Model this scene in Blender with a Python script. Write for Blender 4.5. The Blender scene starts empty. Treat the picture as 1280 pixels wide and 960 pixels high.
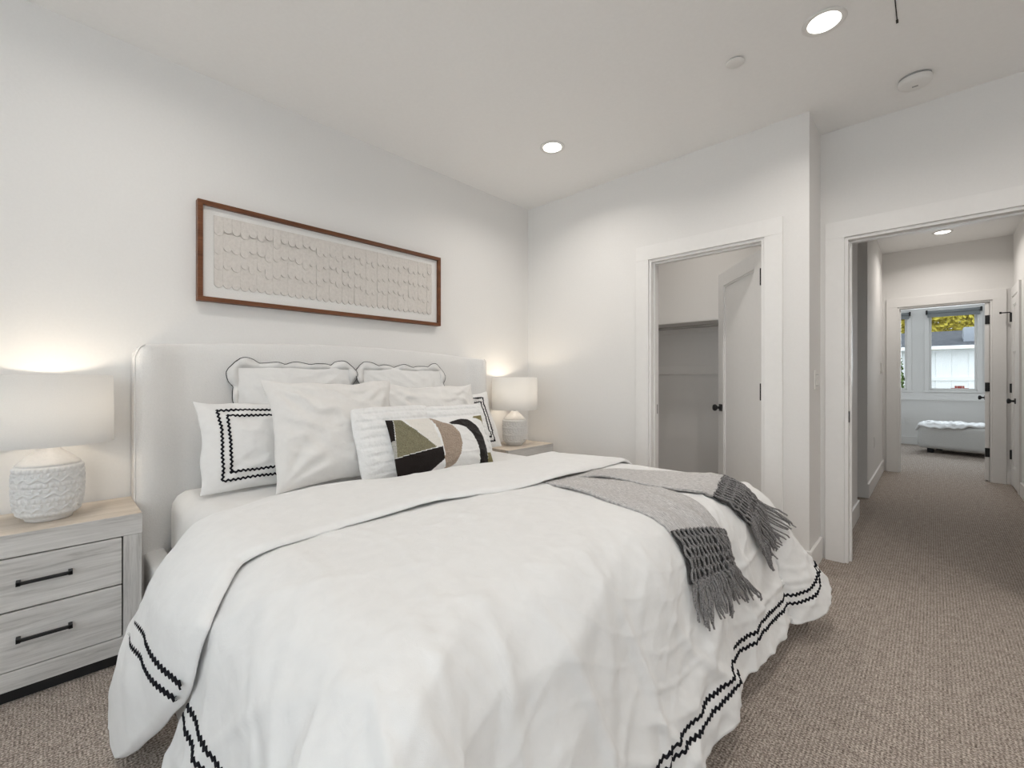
import bpy, bmesh, math, random
import numpy as np
from mathutils import Vector, Matrix, noise
random.seed(7)
SC = bpy.context.scene
COL = SC.collection
R = math.radians
PI = math.pi

# ---------------------------------------------------------------- camera
cam_d = bpy.data.cameras.new('camera'); cam = bpy.data.objects.new('camera', cam_d); COL.objects.link(cam)
cam.location = (2.752, 0.0, 1.157)
cam.rotation_euler = (R(90), 0, R(43.611))
cam_d.sensor_fit = 'HORIZONTAL'; cam_d.sensor_width = 36.0
cam_d.lens = 552.25 / 1280 * 36.0
cam_d.shift_y = -(480 - 474.1) / 1280
cam_d.clip_start = 0.05; cam_d.clip_end = 200
SC.camera = cam

# ---------------------------------------------------------------- world, exposure, daylight
SC.view_settings.view_transform = 'Standard'
SC.view_settings.look = 'None'
SC.view_settings.gamma = 1.0
SC.view_settings.use_curve_mapping = False
SC.view_settings.exposure = -0.53
W = bpy.data.worlds.new('sky'); SC.world = W; W.use_nodes = True
bg = W.node_tree.nodes['Background']
bg.inputs[0].default_value = (0.86, 0.93, 1.0, 1); bg.inputs[1].default_value = 3.0
SC.cycles.max_bounces = 10; SC.cycles.diffuse_bounces = 7; SC.cycles.sample_clamp_indirect = 6

def area(name, loc, rot, sx, sy, power, col, shape='RECTANGLE', spread=180):
    l = bpy.data.lights.new(name, 'AREA'); l.shape = shape; l.size = sx; l.size_y = sy
    l.energy = power; l.color = col; l.spread = R(spread)
    o = bpy.data.objects.new(name, l); COL.objects.link(o); o.location = loc; o.rotation_euler = rot
    return o
DAY = (0.90, 0.955, 1.0)
WARM = (1.0, 0.945, 0.885)
# daylight entering by the bedroom's two windows (behind the camera) and the far room's window
area('daylight_rear_window', (2.45, -3.82, 1.50), (R(90), 0, R(180)), 3.3, 1.7, 212, DAY)
area('daylight_side_window', (4.83, -1.6, 1.50), (R(90), 0, R(90)), 2.6, 1.7, 14, DAY)
area('daylight_far_room', (2.9, 10.50, 1.62), (R(-90), 0, 0), 0.9, 1.25, 50, (0.84, 0.93, 1.0))
P_CAN = 9.0
P_HALL = 10.0
P_LAMP = 3.8

# ---------------------------------------------------------------- materials
def nt_new(name):
    m = bpy.data.materials.new(name); m.use_nodes = True
    nt = m.node_tree; b = nt.nodes['Principled BSDF']
    return m, nt, b
def nd(nt, typ, **kw):
    n = nt.nodes.new(typ)
    for k, v in kw.items():
        if k in n.inputs: n.inputs[k].default_value = v
        else: setattr(n, k, v)
    return n
def setc(b, col, rough, spec=0.3):
    b.inputs['Base Color'].default_value = (*col, 1); b.inputs['Roughness'].default_value = rough
    b.inputs['Specular IOR Level'].default_value = spec
def coords(nt, scale=(1, 1, 1), kind='Object'):
    tc = nd(nt, 'ShaderNodeTexCoord'); mp = nd(nt, 'ShaderNodeMapping')
    mp.inputs['Scale'].default_value = scale
    nt.links.new(tc.outputs[kind], mp.inputs[0]); return mp.outputs[0]
def ramp(nt, fac, stops):
    r = nd(nt, 'ShaderNodeValToRGB'); e = r.color_ramp.elements
    while len(e) < len(stops): e.new(0.5)
    for i, (p, c) in enumerate(stops): e[i].position = p; e[i].color = (*c, 1)
    nt.links.new(fac, r.inputs[0]); return r.outputs[0]
def bump(nt, b, height, strength, dist):
    n = nd(nt, 'ShaderNodeBump', Strength=strength, Distance=dist)
    nt.links.new(height, n.inputs['Height']); nt.links.new(n.outputs[0], b.inputs['Normal'])
def plain(name, col, rough=0.5, spec=0.3, bscale=0, bstr=0.1, metal=0.0, var=0.03):
    m, nt, b = nt_new(name); setc(b, col, rough, spec); b.inputs['Metallic'].default_value = metal
    v = coords(nt)
    n = nd(nt, 'ShaderNodeTexNoise', Scale=max(bscale, 4.0), Detail=4.0); nt.links.new(v, n.inputs['Vector'])
    lo = tuple(c * (1 - var) for c in col); hi = tuple(min(1, c * (1 + var)) for c in col)
    nt.links.new(ramp(nt, n.outputs['Fac'], [(0.3, lo), (0.7, hi)]), b.inputs['Base Color'])
    if bscale: bump(nt, b, n.outputs['Fac'], bstr, 0.01)
    return m
def emit(name, col, strength):
    m, nt, b = nt_new(name); setc(b, col, 0.5)
    b.inputs['Emission Color'].default_value = (*col, 1); b.inputs['Emission Strength'].default_value = strength
    return m
M = {}
M['wall'] = plain('wall_paint', (0.80, 0.79, 0.775), 0.75, 0.2, 90, 0.05, var=0.01)
M['ceil'] = plain('ceiling_paint', (0.89, 0.885, 0.875), 0.85, 0.15, 60, 0.05, var=0.01)
M['trim'] = plain('trim_enamel', (0.83, 0.82, 0.805), 0.38, 0.4, 30, 0.02, var=0.01)
M['black'] = plain('black_metal', (0.012, 0.012, 0.013), 0.45, 0.4, 40, 0.05)
M['plastic'] = plain('white_plastic', (0.78, 0.77, 0.75), 0.45, 0.4, 20, 0.01, var=0.01)
M['grey_plastic'] = plain('grey_plastic', (0.30, 0.30, 0.30), 0.5, 0.4)
M['steel'] = plain('brushed_steel', (0.42, 0.41, 0.40), 0.35, 0.5, metal=0.8)
M['dark'] = plain('dark_seam', (0.05, 0.048, 0.045), 0.8)
M['trimblack'] = plain('black_ric_rac', (0.012, 0.012, 0.016), 0.85, 0.1, 400, 0.2)

def cloth(name, col, bs=70, st=0.15, weave=900, rough=0.9, var=0.02):
    m, nt, b = nt_new(name); setc(b, col, rough, 0.15)
    b.inputs['Sheen Weight'].default_value = 0.15
    v = coords(nt)
    n = nd(nt, 'ShaderNodeTexNoise', Scale=float(bs), Detail=5.0, Distortion=0.6); nt.links.new(v, n.inputs['Vector'])
    n2 = nd(nt, 'ShaderNodeTexNoise', Scale=float(weave), Detail=1.0); nt.links.new(v, n2.inputs['Vector'])
    mx = nd(nt, 'ShaderNodeMath', operation='MULTIPLY_ADD'); nt.links.new(n2.outputs['Fac'], mx.inputs[0]); mx.inputs[1].default_value = 0.15
    nt.links.new(n.outputs['Fac'], mx.inputs[2])
    bump(nt, b, mx.outputs[0], st, 0.01)
    lo = tuple(c * (1 - var) for c in col); hi = tuple(min(1, c * (1 + var)) for c in col)
    nt.links.new(ramp(nt, n.outputs['Fac'], [(0.3, lo), (0.7, hi)]), b.inputs['Base Color'])
    return m
M['duvet'] = cloth('white_cotton', (0.80, 0.80, 0.795), 22, 0.22)
M['linen'] = cloth('white_pillow_cotton', (0.80, 0.795, 0.785), 30, 0.25)
M['linen2'] = cloth('ivory_pillow_linen', (0.77, 0.755, 0.735), 30, 0.25)
M['quilt'] = cloth('matelasse_cotton', (0.82, 0.82, 0.815), 55, 0.5)
M['sheet'] = cloth('fitted_sheet', (0.79, 0.785, 0.775), 18, 0.2)
M['boucle'] = cloth('boucle_upholstery', (0.82, 0.81, 0.795), 160, 0.35, 500, 0.95)
M['bedside'] = cloth('bed_base_fabric', (0.80, 0.79, 0.775), 140, 0.4, 500, 0.95)
M['sofa'] = cloth('ottoman_fabric', (0.66, 0.655, 0.64), 60, 0.3)
M['fur'] = cloth('fluffy_white_throw', (0.82, 0.82, 0.82), 45, 1.0, 300)
M['felt_black'] = cloth('black_felt', (0.014, 0.010, 0.009), 120, 0.4)
M['felt_green'] = cloth('olive_boucle', (0.235, 0.215, 0.135), 160, 0.9, var=0.25)
M['felt_tan'] = cloth('tan_boucle', (0.42, 0.33, 0.26), 160, 0.9, var=0.2)
M['felt_grey'] = cloth('grey_boucle', (0.48, 0.46, 0.42), 160, 0.9, var=0.2)
M['felt_cream'] = cloth('cream_boucle', (0.78, 0.75, 0.70), 140, 0.6)
M['felt_green2'] = cloth('moss_velvet', (0.20, 0.17, 0.07), 120, 0.5, var=0.2)

def make_knit(name, lo, hi):
    m, nt, b = nt_new(name); setc(b, hi, 0.95, 0.1)
    v = coords(nt, (1, 1, 1), 'UV')
    w = nd(nt, 'ShaderNodeTexWave', wave_type='BANDS', bands_direction='Y', Scale=26.0, Distortion=3.0, Detail=3.0)
    w.inputs['Detail Scale'].default_value = 5.0
    nt.links.new(v, w.inputs['Vector'])
    v2 = coords(nt, (40, 220, 220), 'UV')
    n = nd(nt, 'ShaderNodeTexNoise', Scale=1.0, Detail=4.0); nt.links.new(v2, n.inputs['Vector'])
    add = nd(nt, 'ShaderNodeMath', operation='MULTIPLY_ADD'); nt.links.new(w.outputs['Fac'], add.inputs[0]); add.inputs[1].default_value = 0.25
    nt.links.new(n.outputs['Fac'], add.inputs[2])
    nt.links.new(ramp(nt, add.outputs[0], [(0.35, lo), (0.85, hi)]), b.inputs['Base Color'])
    bump(nt, b, add.outputs[0], 0.7, 0.006)
    return m
M['knit'] = make_knit('grey_melange_knit', (0.33, 0.32, 0.315), (0.78, 0.76, 0.75))
M['net'] = cloth('dark_grey_yarn', (0.055, 0.052, 0.052), 200, 0.9, var=0.5)
M['yarn'] = cloth('mid_grey_yarn', (0.30, 0.29, 0.29), 260, 0.9, var=0.6)

def make_carpet():
    m, nt, b = nt_new('loop_carpet'); setc(b, (0.2, 0.18, 0.16), 0.95, 0.05)
    v = coords(nt)
    w = nd(nt, 'ShaderNodeTexWave', wave_type='BANDS', bands_direction='X', Scale=26.0, Distortion=1.6, Detail=2.0)
    w.inputs['Detail Scale'].default_value = 8.0
    nt.links.new(v, w.inputs['Vector'])
    w2 = nd(nt, 'ShaderNodeTexWave', wave_type='BANDS', bands_direction='Y', Scale=30.0, Distortion=2.0, Detail=2.0)
    w2.inputs['Detail Scale'].default_value = 8.0
    nt.links.new(v, w2.inputs['Vector'])
    n = nd(nt, 'ShaderNodeTexNoise', Scale=170.0, Detail=4.0); nt.links.new(v, n.inputs['Vector'])
    n2 = nd(nt, 'ShaderNodeTexNoise', Scale=26.0, Detail=6.0); nt.links.new(v, n2.inputs['Vector'])
    a = nd(nt, 'ShaderNodeMath', operation='MULTIPLY_ADD'); nt.links.new(w.outputs['Fac'], a.inputs[0]); a.inputs[1].default_value = 0.09
    nt.links.new(n.outputs['Fac'], a.inputs[2])
    a2 = nd(nt, 'ShaderNodeMath', operation='MULTIPLY_ADD'); nt.links.new(w2.outputs['Fac'], a2.inputs[0]); a2.inputs[1].default_value = 0.07
    nt.links.new(a.outputs[0], a2.inputs[2])
    a3 = nd(nt, 'ShaderNodeMath', operation='MULTIPLY_ADD'); nt.links.new(n2.outputs['Fac'], a3.inputs[0]); a3.inputs[1].default_value = 0.22
    nt.links.new(a2.outputs[0], a3.inputs[2])
    nt.links.new(ramp(nt, a3.outputs[0], [(0.46, (0.108, 0.085, 0.070)), (0.68, (0.355, 0.300, 0.262)), (0.90, (0.70, 0.63, 0.56))]), b.inputs['Base Color'])
    bump(nt, b, a2.outputs[0], 0.8, 0.008)
    return m
M['carpet'] = make_carpet()

def make_wood(name, stops, scale, rough=0.55):
    m, nt, b = nt_new(name); setc(b, stops[0][1], rough, 0.3)
    v = coords(nt, scale)
    n0 = nd(nt, 'ShaderNodeTexNoise', Scale=0.6, Detail=2.0); nt.links.new(v, n0.inputs['Vector'])
    n = nd(nt, 'ShaderNodeTexNoise', Scale=2.2, Detail=8.0, Roughness=0.68, Distortion=1.1); nt.links.new(v, n.inputs['Vector'])
    a = nd(nt, 'ShaderNodeMath', operation='MULTIPLY_ADD'); nt.links.new(n0.outputs['Fac'], a.inputs[0]); a.inputs[1].default_value = 0.5
    nt.links.new(n.outputs['Fac'], a.inputs[2])
    nt.links.new(ramp(nt, a.outputs[0], stops), b.inputs['Base Color'])
    bump(nt, b, n.outputs['Fac'], 0.12, 0.004)
    return m
OAK = [(0.50, (0.37, 0.355, 0.34)), (0.72, (0.56, 0.545, 0.525)), (0.95, (0.68, 0.665, 0.645))]
OAK_LAMP_TINT = [(0.50, (0.46, 0.40, 0.33)), (0.72, (0.60, 0.53, 0.455)), (0.95, (0.70, 0.63, 0.56))]  # same oak with the table lamps' warm light put into the colour
M['oak_h'] = make_wood('whitewashed_oak_across', OAK, (26, 1.6, 26))
M['oak_v'] = make_wood('whitewashed_oak_upright', OAK, (26, 26, 1.6))
M['oak_lamp_tint'] = make_wood('whitewashed_oak_lamp_tinted', OAK_LAMP_TINT, (26, 1.6, 26))
M['walnut'] = make_wood('walnut', [(0.5, (0.085, 0.030, 0.013)), (0.9, (0.19, 0.075, 0.034))], (30, 2, 30), 0.4)
M['paper_white'] = plain('mat_board', (0.80, 0.79, 0.77), 0.9, 0.1, 200, 0.02)
M['paper'] = plain('handmade_paper', (0.66, 0.625, 0.59), 0.95, 0.05, 60, 0.25, var=0.05)
M['ceramic'] = plain('white_ceramic', (0.72, 0.70, 0.68), 0.38, 0.5, 90, 0.08)
M['ceramic_grey'] = plain('stoneware_glaze', (0.74, 0.735, 0.725), 0.40, 0.45, 60, 0.03, var=0.03)
M['lens'] = emit('light_lens', (1.0, 0.95, 0.88), 9.0)
M['bulb'] = emit('bulb_glass', (1.0, 0.82, 0.6), 12.0)
M['siding'] = plain('white_siding', (0.90, 0.90, 0.90), 0.7, 0.2, 20, 0.03)
def make_shingle():
    m, nt, b = nt_new('slate_shingle'); setc(b, (0.1, 0.1, 0.11), 0.9, 0.1)
    v = coords(nt, (1, 1, 1))
    br = nd(nt, 'ShaderNodeTexBrick', Scale=9.0); br.inputs['Color1'].default_value = (0.085, 0.088, 0.10, 1); br.inputs['Color2'].default_value = (0.16, 0.165, 0.18, 1)
    br.inputs['Mortar'].default_value = (0.05, 0.05, 0.055, 1); nt.links.new(v, br.inputs['Vector'])
    nt.links.new(br.outputs['Color'], b.inputs['Base Color']); return m
M['shingle'] = make_shingle()
def make_brick():
    m, nt, b = nt_new('red_brick'); setc(b, (0.3, 0.08, 0.06), 0.9, 0.1)
    v = coords(nt)
    br = nd(nt, 'ShaderNodeTexBrick', Scale=5.0); br.inputs['Color1'].default_value = (0.34, 0.085, 0.065, 1); br.inputs['Color2'].default_value = (0.24, 0.06, 0.05, 1)
    br.inputs['Mortar'].default_value = (0.5, 0.45, 0.42, 1); nt.links.new(v, br.inputs['Vector'])
    nt.links.new(br.outputs['Color'], b.inputs['Base Color']); return m
M['brick'] = make_brick()
M['skylight'] = plain('skylight_frame', (0.34, 0.36, 0.40), 0.4, 0.4)
M['leaf_y'] = plain('golden_leaves', (0.46, 0.38, 0.06), 0.8, 0.1, var=0.35)
M['leaf_g'] = plain('green_leaves', (0.09, 0.13, 0.035), 0.8, 0.1, var=0.4)
M['leaf_p'] = plain('pale_green_leaves', (0.42, 0.47, 0.16), 0.8, 0.1, var=0.3)
M['bark'] = plain('bark', (0.10, 0.075, 0.05), 0.9, 0.1, 20, 0.4, var=0.2)
M['lawn'] = plain('lawn', (0.10, 0.13, 0.05), 0.95, 0.05, 8, 0.3, var=0.3)
M['shade_cloth'] = plain('grey_roller_fabric', (0.26, 0.28, 0.29), 0.8, 0.1)
def make_lampshade():
    m, nt, b = nt_new('linen_lampshade'); nt.nodes.remove(b); out = nt.nodes['Material Output']
    v = coords(nt, (60, 60, 220)); n = nd(nt, 'ShaderNodeTexNoise', Scale=4.0, Detail=3.0); nt.links.new(v, n.inputs['Vector'])
    c = ramp(nt, n.outputs['Fac'], [(0.3, (0.85, 0.845, 0.835)), (0.7, (0.89, 0.885, 0.875))])
    d = nd(nt, 'ShaderNodeBsdfDiffuse'); t = nd(nt, 'ShaderNodeBsdfTranslucent'); mx = nd(nt, 'ShaderNodeMixShader'); mx.inputs[0].default_value = 0.45
    nt.links.new(c, d.inputs[0]); nt.links.new(c, t.inputs[0])
    nt.links.new(d.outputs[0], mx.inputs[1]); nt.links.new(t.outputs[0], mx.inputs[2]); nt.links.new(mx.outputs[0], out.inputs[0]); return m
M['lampshade'] = make_lampshade()
def make_glass():
    m, nt, b = nt_new('window_glass'); nt.nodes.remove(b); out = nt.nodes['Material Output']
    t = nd(nt, 'ShaderNodeBsdfTransparent'); t.inputs[0].default_value = (0.96, 0.98, 0.98, 1)
    g = nd(nt, 'ShaderNodeBsdfGlossy'); g.inputs['Roughness'].default_value = 0.02
    f = nd(nt, 'ShaderNodeFresnel', IOR=1.25); mx = nd(nt, 'ShaderNodeMixShader')
    nt.links.new(f.outputs[0], mx.inputs[0]); nt.links.new(t.outputs[0], mx.inputs[1]); nt.links.new(g.outputs[0], mx.inputs[2]); nt.links.new(mx.outputs[0], out.inputs[0]); return m
M['glass'] = make_glass()

# ---------------------------------------------------------------- helpers
def tag(o, label=None, cat=None, group=None, kind=None):
    if label: o['label'] = label
    if cat: o['category'] = cat
    if group: o['group'] = group
    if kind: o['kind'] = kind
    return o
def empty(name, loc=(0, 0, 0), rz=0.0):
    o = bpy.data.objects.new(name, None); COL.objects.link(o); o.location = loc; o.rotation_euler = (0, 0, rz)
    o.empty_display_size = 0.1; return o
def link(name, me, mat, parent=None, smooth=False, loc=None):
    o = bpy.data.objects.new(name, me); COL.objects.link(o)
    for m in (mat if isinstance(mat, (list, tuple)) else [mat]): me.materials.append(m)
    if parent: o.parent = parent
    if loc: o.location = loc
    if smooth:
        for p in me.polygons: p.use_smooth = True
    return o
def mesh_obj(name, verts, faces, mat, parent=None, smooth=True, loc=None, uv=None):
    me = bpy.data.meshes.new(name); me.from_pydata([tuple(map(float, v)) for v in verts], [], [tuple(map(int, f)) for f in faces]); me.update()
    if uv is not None:
        l = me.uv_layers.new(name='uv')
        idx = np.zeros(len(me.loops), int); me.loops.foreach_get('vertex_index', idx)
        l.data.foreach_set('uv', np.asarray(uv, float)[idx].ravel())
    return link(name, me, mat, parent, smooth, loc)
def bm_obj(name, bm, mat, parent=None, smooth=False, loc=None):
    me = bpy.data.meshes.new(name); bmesh.ops.recalc_face_normals(bm, faces=bm.faces); bm.to_mesh(me); bm.free()
    return link(name, me, mat, parent, smooth, loc)
def add_box(bm, x0, x1, y0, y1, z0, z1, bevel=0.0, seg=2):
    t = bmesh.new(); bmesh.ops.create_cube(t, size=1)
    for v in t.verts: v.co = Vector(((x0 + x1) / 2 + v.co.x * (x1 - x0), (y0 + y1) / 2 + v.co.y * (y1 - y0), (z0 + z1) / 2 + v.co.z * (z1 - z0)))
    if bevel: bmesh.ops.bevel(t, geom=t.edges[:], offset=bevel, segments=seg, affect='EDGES', profile=0.6)
    me = bpy.data.meshes.new('tmp'); t.to_mesh(me); t.free(); bm.from_mesh(me); bpy.data.meshes.remove(me)
def box(name, x0, x1, y0, y1, z0, z1, mat, parent=None, bevel=0.003, seg=2, smooth=False):
    bm = bmesh.new(); add_box(bm, x0, x1, y0, y1, z0, z1, bevel, seg); return bm_obj(name, bm, mat, parent, smooth)
def add_tube(bm, pts, r, n=8, closed=False, cap=True):
    pts = [Vector(p) for p in pts]; rings = []; k = len(pts); prev = None
    for i, p in enumerate(pts):
        a = pts[(i - 1) % k] if (closed or i > 0) else p; b = pts[(i + 1) % k] if (closed or i < k - 1) else p
        t = (b - a); t = t.normalized() if t.length > 1e-9 else Vector((0, 0, 1))
        if prev is None: ref = Vector((0, 0, 1)) if abs(t.z) < 0.9 else Vector((1, 0, 0)); u = t.cross(ref).normalized()
        else: u = (prev - t * prev.dot(t)); u = u.normalized() if u.length > 1e-6 else t.orthogonal().normalized()
        prev = u; w = t.cross(u); rr = r[i] if isinstance(r, (list, tuple)) else r
        rings.append([bm.verts.new(p + u * rr * math.cos(2 * PI * j / n) + w * rr * math.sin(2 * PI * j / n)) for j in range(n)])
    m = k if closed else k - 1
    for i in range(m):
        A, B = rings[i], rings[(i + 1) % k]
        for j in range(n): bm.faces.new((A[j], A[(j + 1) % n], B[(j + 1) % n], B[j]))
    if cap and not closed: bm.faces.new(rings[0][::-1]); bm.faces.new(rings[-1])
def add_lathe(bm, prof, n=48, c=(0, 0, 0), axis='z', cap=True):
    rings = []
    for r, z in prof:
        ring = []
        for j in range(n):
            a = 2 * PI * j / n; p = (r * math.cos(a), r * math.sin(a), z)
            if axis == 'x': p = (p[2], p[0], p[1])
            elif axis == 'y': p = (p[1], p[2], p[0])
            ring.append(bm.verts.new((p[0] + c[0], p[1] + c[1], p[2] + c[2])))
        rings.append(ring)
    for A, B in zip(rings, rings[1:]):
        for j in range(n): bm.faces.new((A[j], A[(j + 1) % n], B[(j + 1) % n], B[j]))
    if cap: bm.faces.new(rings[0][::-1]); bm.faces.new(rings[-1])
def dup_tree(o, parent=None):
    c = o.copy(); COL.objects.link(c); c.parent = parent
    for ch in list(o.children): dup_tree(ch, c)
    return c
def grid_faces(n, m, off=0, flip=False):
    i, j = np.meshgrid(np.arange(n - 1), np.arange(m - 1), indexing='ij')
    a = (i * m + j + off).ravel()
    f = np.stack([a, a + m, a + m + 1, a + 1], -1)
    return f[:, ::-1] if flip else f
def struct(o): return tag(o, kind='structure')

# ---------------------------------------------------------------- room shell
H = 2.745
YC, YE, XC = 3.109, 3.466, 2.222          # closet wall, entry wall, outside corner
XR, YB = 4.90, -3.90                      # right and rear walls of the bedroom
YFAR, YWIN = 7.30, 10.60                  # wall at the hall's end, window wall of the far room
XH = 2.29; XHR = 3.39                     # hall walls
HEAD = 2.05

def wall(name, axis, pos, thick, a0, a1, z0=0.0, z1=H, holes=()):
    """slab at axis=pos..pos+thick spanning a0..a1 with rectangular holes (a,b,z0,z1)"""
    A = sorted({a0, a1, *[h[0] for h in holes], *[h[1] for h in holes]}); Z = sorted({z0, z1, *[h[2] for h in holes], *[h[3] for h in holes]})
    bm = bmesh.new()
    def solid(i, k):
        if not (0 <= i < len(A) - 1 and 0 <= k < len(Z) - 1): return False
        ca, cz = (A[i] + A[i + 1]) / 2, (Z[k] + Z[k + 1]) / 2
        return not any(h[0] < ca < h[1] and h[2] < cz < h[3] for h in holes)
    def pt(a, t, z): return (pos + t, a, z) if axis == 'x' else (a, pos + t, z)
    def quad(*ps): bm.faces.new([bm.verts.new(p) for p in ps])
    for i in range(len(A) - 1):
        for k in range(len(Z) - 1):
            if not solid(i, k): continue
            l, r, b, t = A[i], A[i + 1], Z[k], Z[k + 1]
            for T in (0, thick): quad(pt(l, T, b), pt(r, T, b), pt(r, T, t), pt(l, T, t))
            if not solid(i - 1, k): quad(pt(l, 0, b), pt(l, thick, b), pt(l, thick, t), pt(l, 0, t))
            if not solid(i + 1, k): quad(pt(r, 0, b), pt(r, thick, b), pt(r, thick, t), pt(r, 0, t))
            if not solid(i, k - 1): quad(pt(l, 0, b), pt(r, 0, b), pt(r, thick, b), pt(l, thick, b))
            if not solid(i, k + 1): quad(pt(l, 0, t), pt(r, 0, t), pt(r, thick, t), pt(l, thick, t))
    bmesh.ops.remove_doubles(bm, verts=bm.verts, dist=1e-5)
    return struct(bm_obj(name, bm, M['wall']))

struct(box('floor', -0.12, 5.2, YB - 0.12, YWIN + 0.12, -0.10, 0.0, M['carpet'], bevel=0))
struct(box('ceiling', -0.12, 5.2, YB - 0.12, YWIN + 0.12, H, H + 0.10, M['ceil'], bevel=0))
wall('wall_left', 'x', 0, -0.12, YB - 0.12, YC + 0.115)
wall('wall_closet', 'y', YC, 0.115, -0.0, XC, holes=[(1.211, 1.986, 0.0, HEAD)])
wall('wall_return', 'x', XC, -0.115, YC + 0.115, YE + 0.115)
wall('wall_entry', 'y', YE, 0.115, XC, XR, holes=[(2.35, 3.16, 0.0, HEAD)])
wall('wall_right', 'x', XR, 0.12, YB - 0.12, YE + 0.115, holes=[(-2.9, -0.3, 0.65, 2.35)])
wall('wall_rear', 'y', YB, -0.12, 0, XR, holes=[(0.8, 4.1, 0.65, 2.35)])
# closet
YCB = 4.40
wall('wall_closet_back', 'y', YCB, 0.08, 0.40, 2.27)
wall('wall_closet_left', 'x', 0.45, -0.08, YC + 0.115, YCB)
wall('wall_closet_right', 'x', 2.19, 0.10, YE + 0.115, 4.71)
# hall
wall('wall_recess_near', 'y', 4.71, -0.08, 1.2, 2.27)
wall('wall_recess_end', 'x', 1.25, -0.08, 4.71, 5.50)
wall('wall_recess_far', 'y', 5.50, 0.08, 1.2, XH)
wall('wall_hall_left', 'x', XH, -0.10, 5.58, YFAR)
wall('wall_hall_right', 'x', XHR, 0.10, YE + 0.115, YFAR)
wall('wall_hall_end', 'y', YFAR, 0.115, 1.1, 5.0, holes=[(2.433, 3.235, 0.0, HEAD)])
# far room
wall('wall_far_left', 'x', 1.20, -0.10, YFAR, YWIN)
wall('wall_far_right', 'x', 4.95, 0.10, YFAR, YWIN)
WIN1 = (2.69, 3.30, 0.955, 2.30); WIN2 = (1.75, 2.43, 0.955, 2.30)
wall('wall_window', 'y', YWIN, 0.14, 1.1, 5.05, holes=[WIN1, WIN2])

# casings, jambs and heads of the door openings
tn = [0]
def trim(bm, mat=None):
    tn[0] += 1
    return struct(bm_obj('trim_%d' % tn[0], bm, mat or M['trim']))
def casing(ax0, ax1, yf, d=-1, w=0.10, t=0.018, top=True, left=True, right=True, z=HEAD):
    """flat casing round an opening in a wall whose face is y=yf; d = side the casing stands out on"""
    y0, y1 = sorted((yf, yf + d * t))
    bm = bmesh.new()
    if left: add_box(bm, ax0 - w, ax0 - 0.0, y0, y1, 0, z, 0.002)
    if right: add_box(bm, ax1, ax1 + w, y0, y1, 0, z, 0.002)
    if top: add_box(bm, ax0 - w, ax1 + w, y0, y1, z, z + w + 0.005, 0.002)
    trim(bm)
def jamb(ax0, ax1, y0, y1, stop_y, z=HEAD):
    bm = bmesh.new()
    add_box(bm, ax0, ax0 + 0.018, y0, y1, 0, z, 0.0015); add_box(bm, ax1 - 0.018, ax1, y0, y1, 0, z, 0.0015)
    add_box(bm, ax0 + 0.018, ax1 - 0.018, y0, y1, z - 0.018, z, 0.0015)
    s0, s1 = stop_y
    add_box(bm, ax0 + 0.018, ax0 + 0.030, s0, s1, 0, z - 0.018, 0.0015); add_box(bm, ax1 - 0.030, ax1 - 0.018, s0, s1, 0, z - 0.018, 0.0015)
    add_box(bm, ax0 + 0.030, ax1 - 0.030, s0, s1, z - 0.030, z - 0.018, 0.0015)
    trim(bm)
casing(1.211, 1.986, YC)
jamb(1.211, 1.986, YC - 0.004, YC + 0.119, (YC + 0.035, YC + 0.070))
casing(2.35, 3.16, YE)
jamb(2.35, 3.16, YE - 0.004, YE + 0.119, (YE + 0.045, YE + 0.080))
casing(2.35, 3.12, YE + 0.115, d=1, right=False, w=0.06)
casing(2.433, 3.235, YFAR, w=0.105)
jamb(2.433, 3.235, YFAR - 0.004, YFAR + 0.119, (YFAR + 0.035, YFAR + 0.070))

# baseboards
BH = 0.14
def baseboard(name, runs):
    bm = bmesh.new()
    for x0, x1, y0, y1 in runs: add_box(bm, x0, x1, y0, y1, 0, BH, 0.004)
    return struct(bm_obj(name, bm, M['trim']))
baseboard('baseboard_left', [(0.0, 0.016, YB, YC)])
baseboard('baseboard_closet', [(0.016, 1.11, YC - 0.016, YC), (2.086, XC + 0.016, YC - 0.016, YC)])
baseboard('baseboard_return', [(XC, XC + 0.016, YC, YE - 0.019)])
baseboard('baseboard_entry', [(3.262, XR, YE - 0.016, YE)])
baseboard('baseboard_rear', [(0.016, XR, YB, YB + 0.016)])
baseboard('baseboard_right', [(XR - 0.016, XR, YB + 0.016, YE - 0.016)])
baseboard('baseboard_closet_back', [(0.45, 2.19, YCB - 0.016, YCB), (0.45, 0.466, YC + 0.12, YCB - 0.016)])
baseboard('baseboard_hall_left', [(2.29, 2.306, YE + 0.14, 4.726), (1.25, 2.306, 4.71, 4.726), (1.25, XH + 0.016, 5.484, 5.50), (XH, XH + 0.016, 5.50, YFAR - 0.019)])
baseboard('baseboard_hall_right', [(XHR - 0.016, XHR, YE + 0.14, 6.62)])
baseboard('baseboard_hall_end', [(3.342, XHR, YFAR - 0.016, YFAR)])
baseboard('baseboard_far_window', [(1.2, 4.95, YWIN - 0.016, YWIN)])
baseboard('baseboard_far_left', [(1.2, 1.216, YFAR + 0.13, YWIN - 0.016)])

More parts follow.
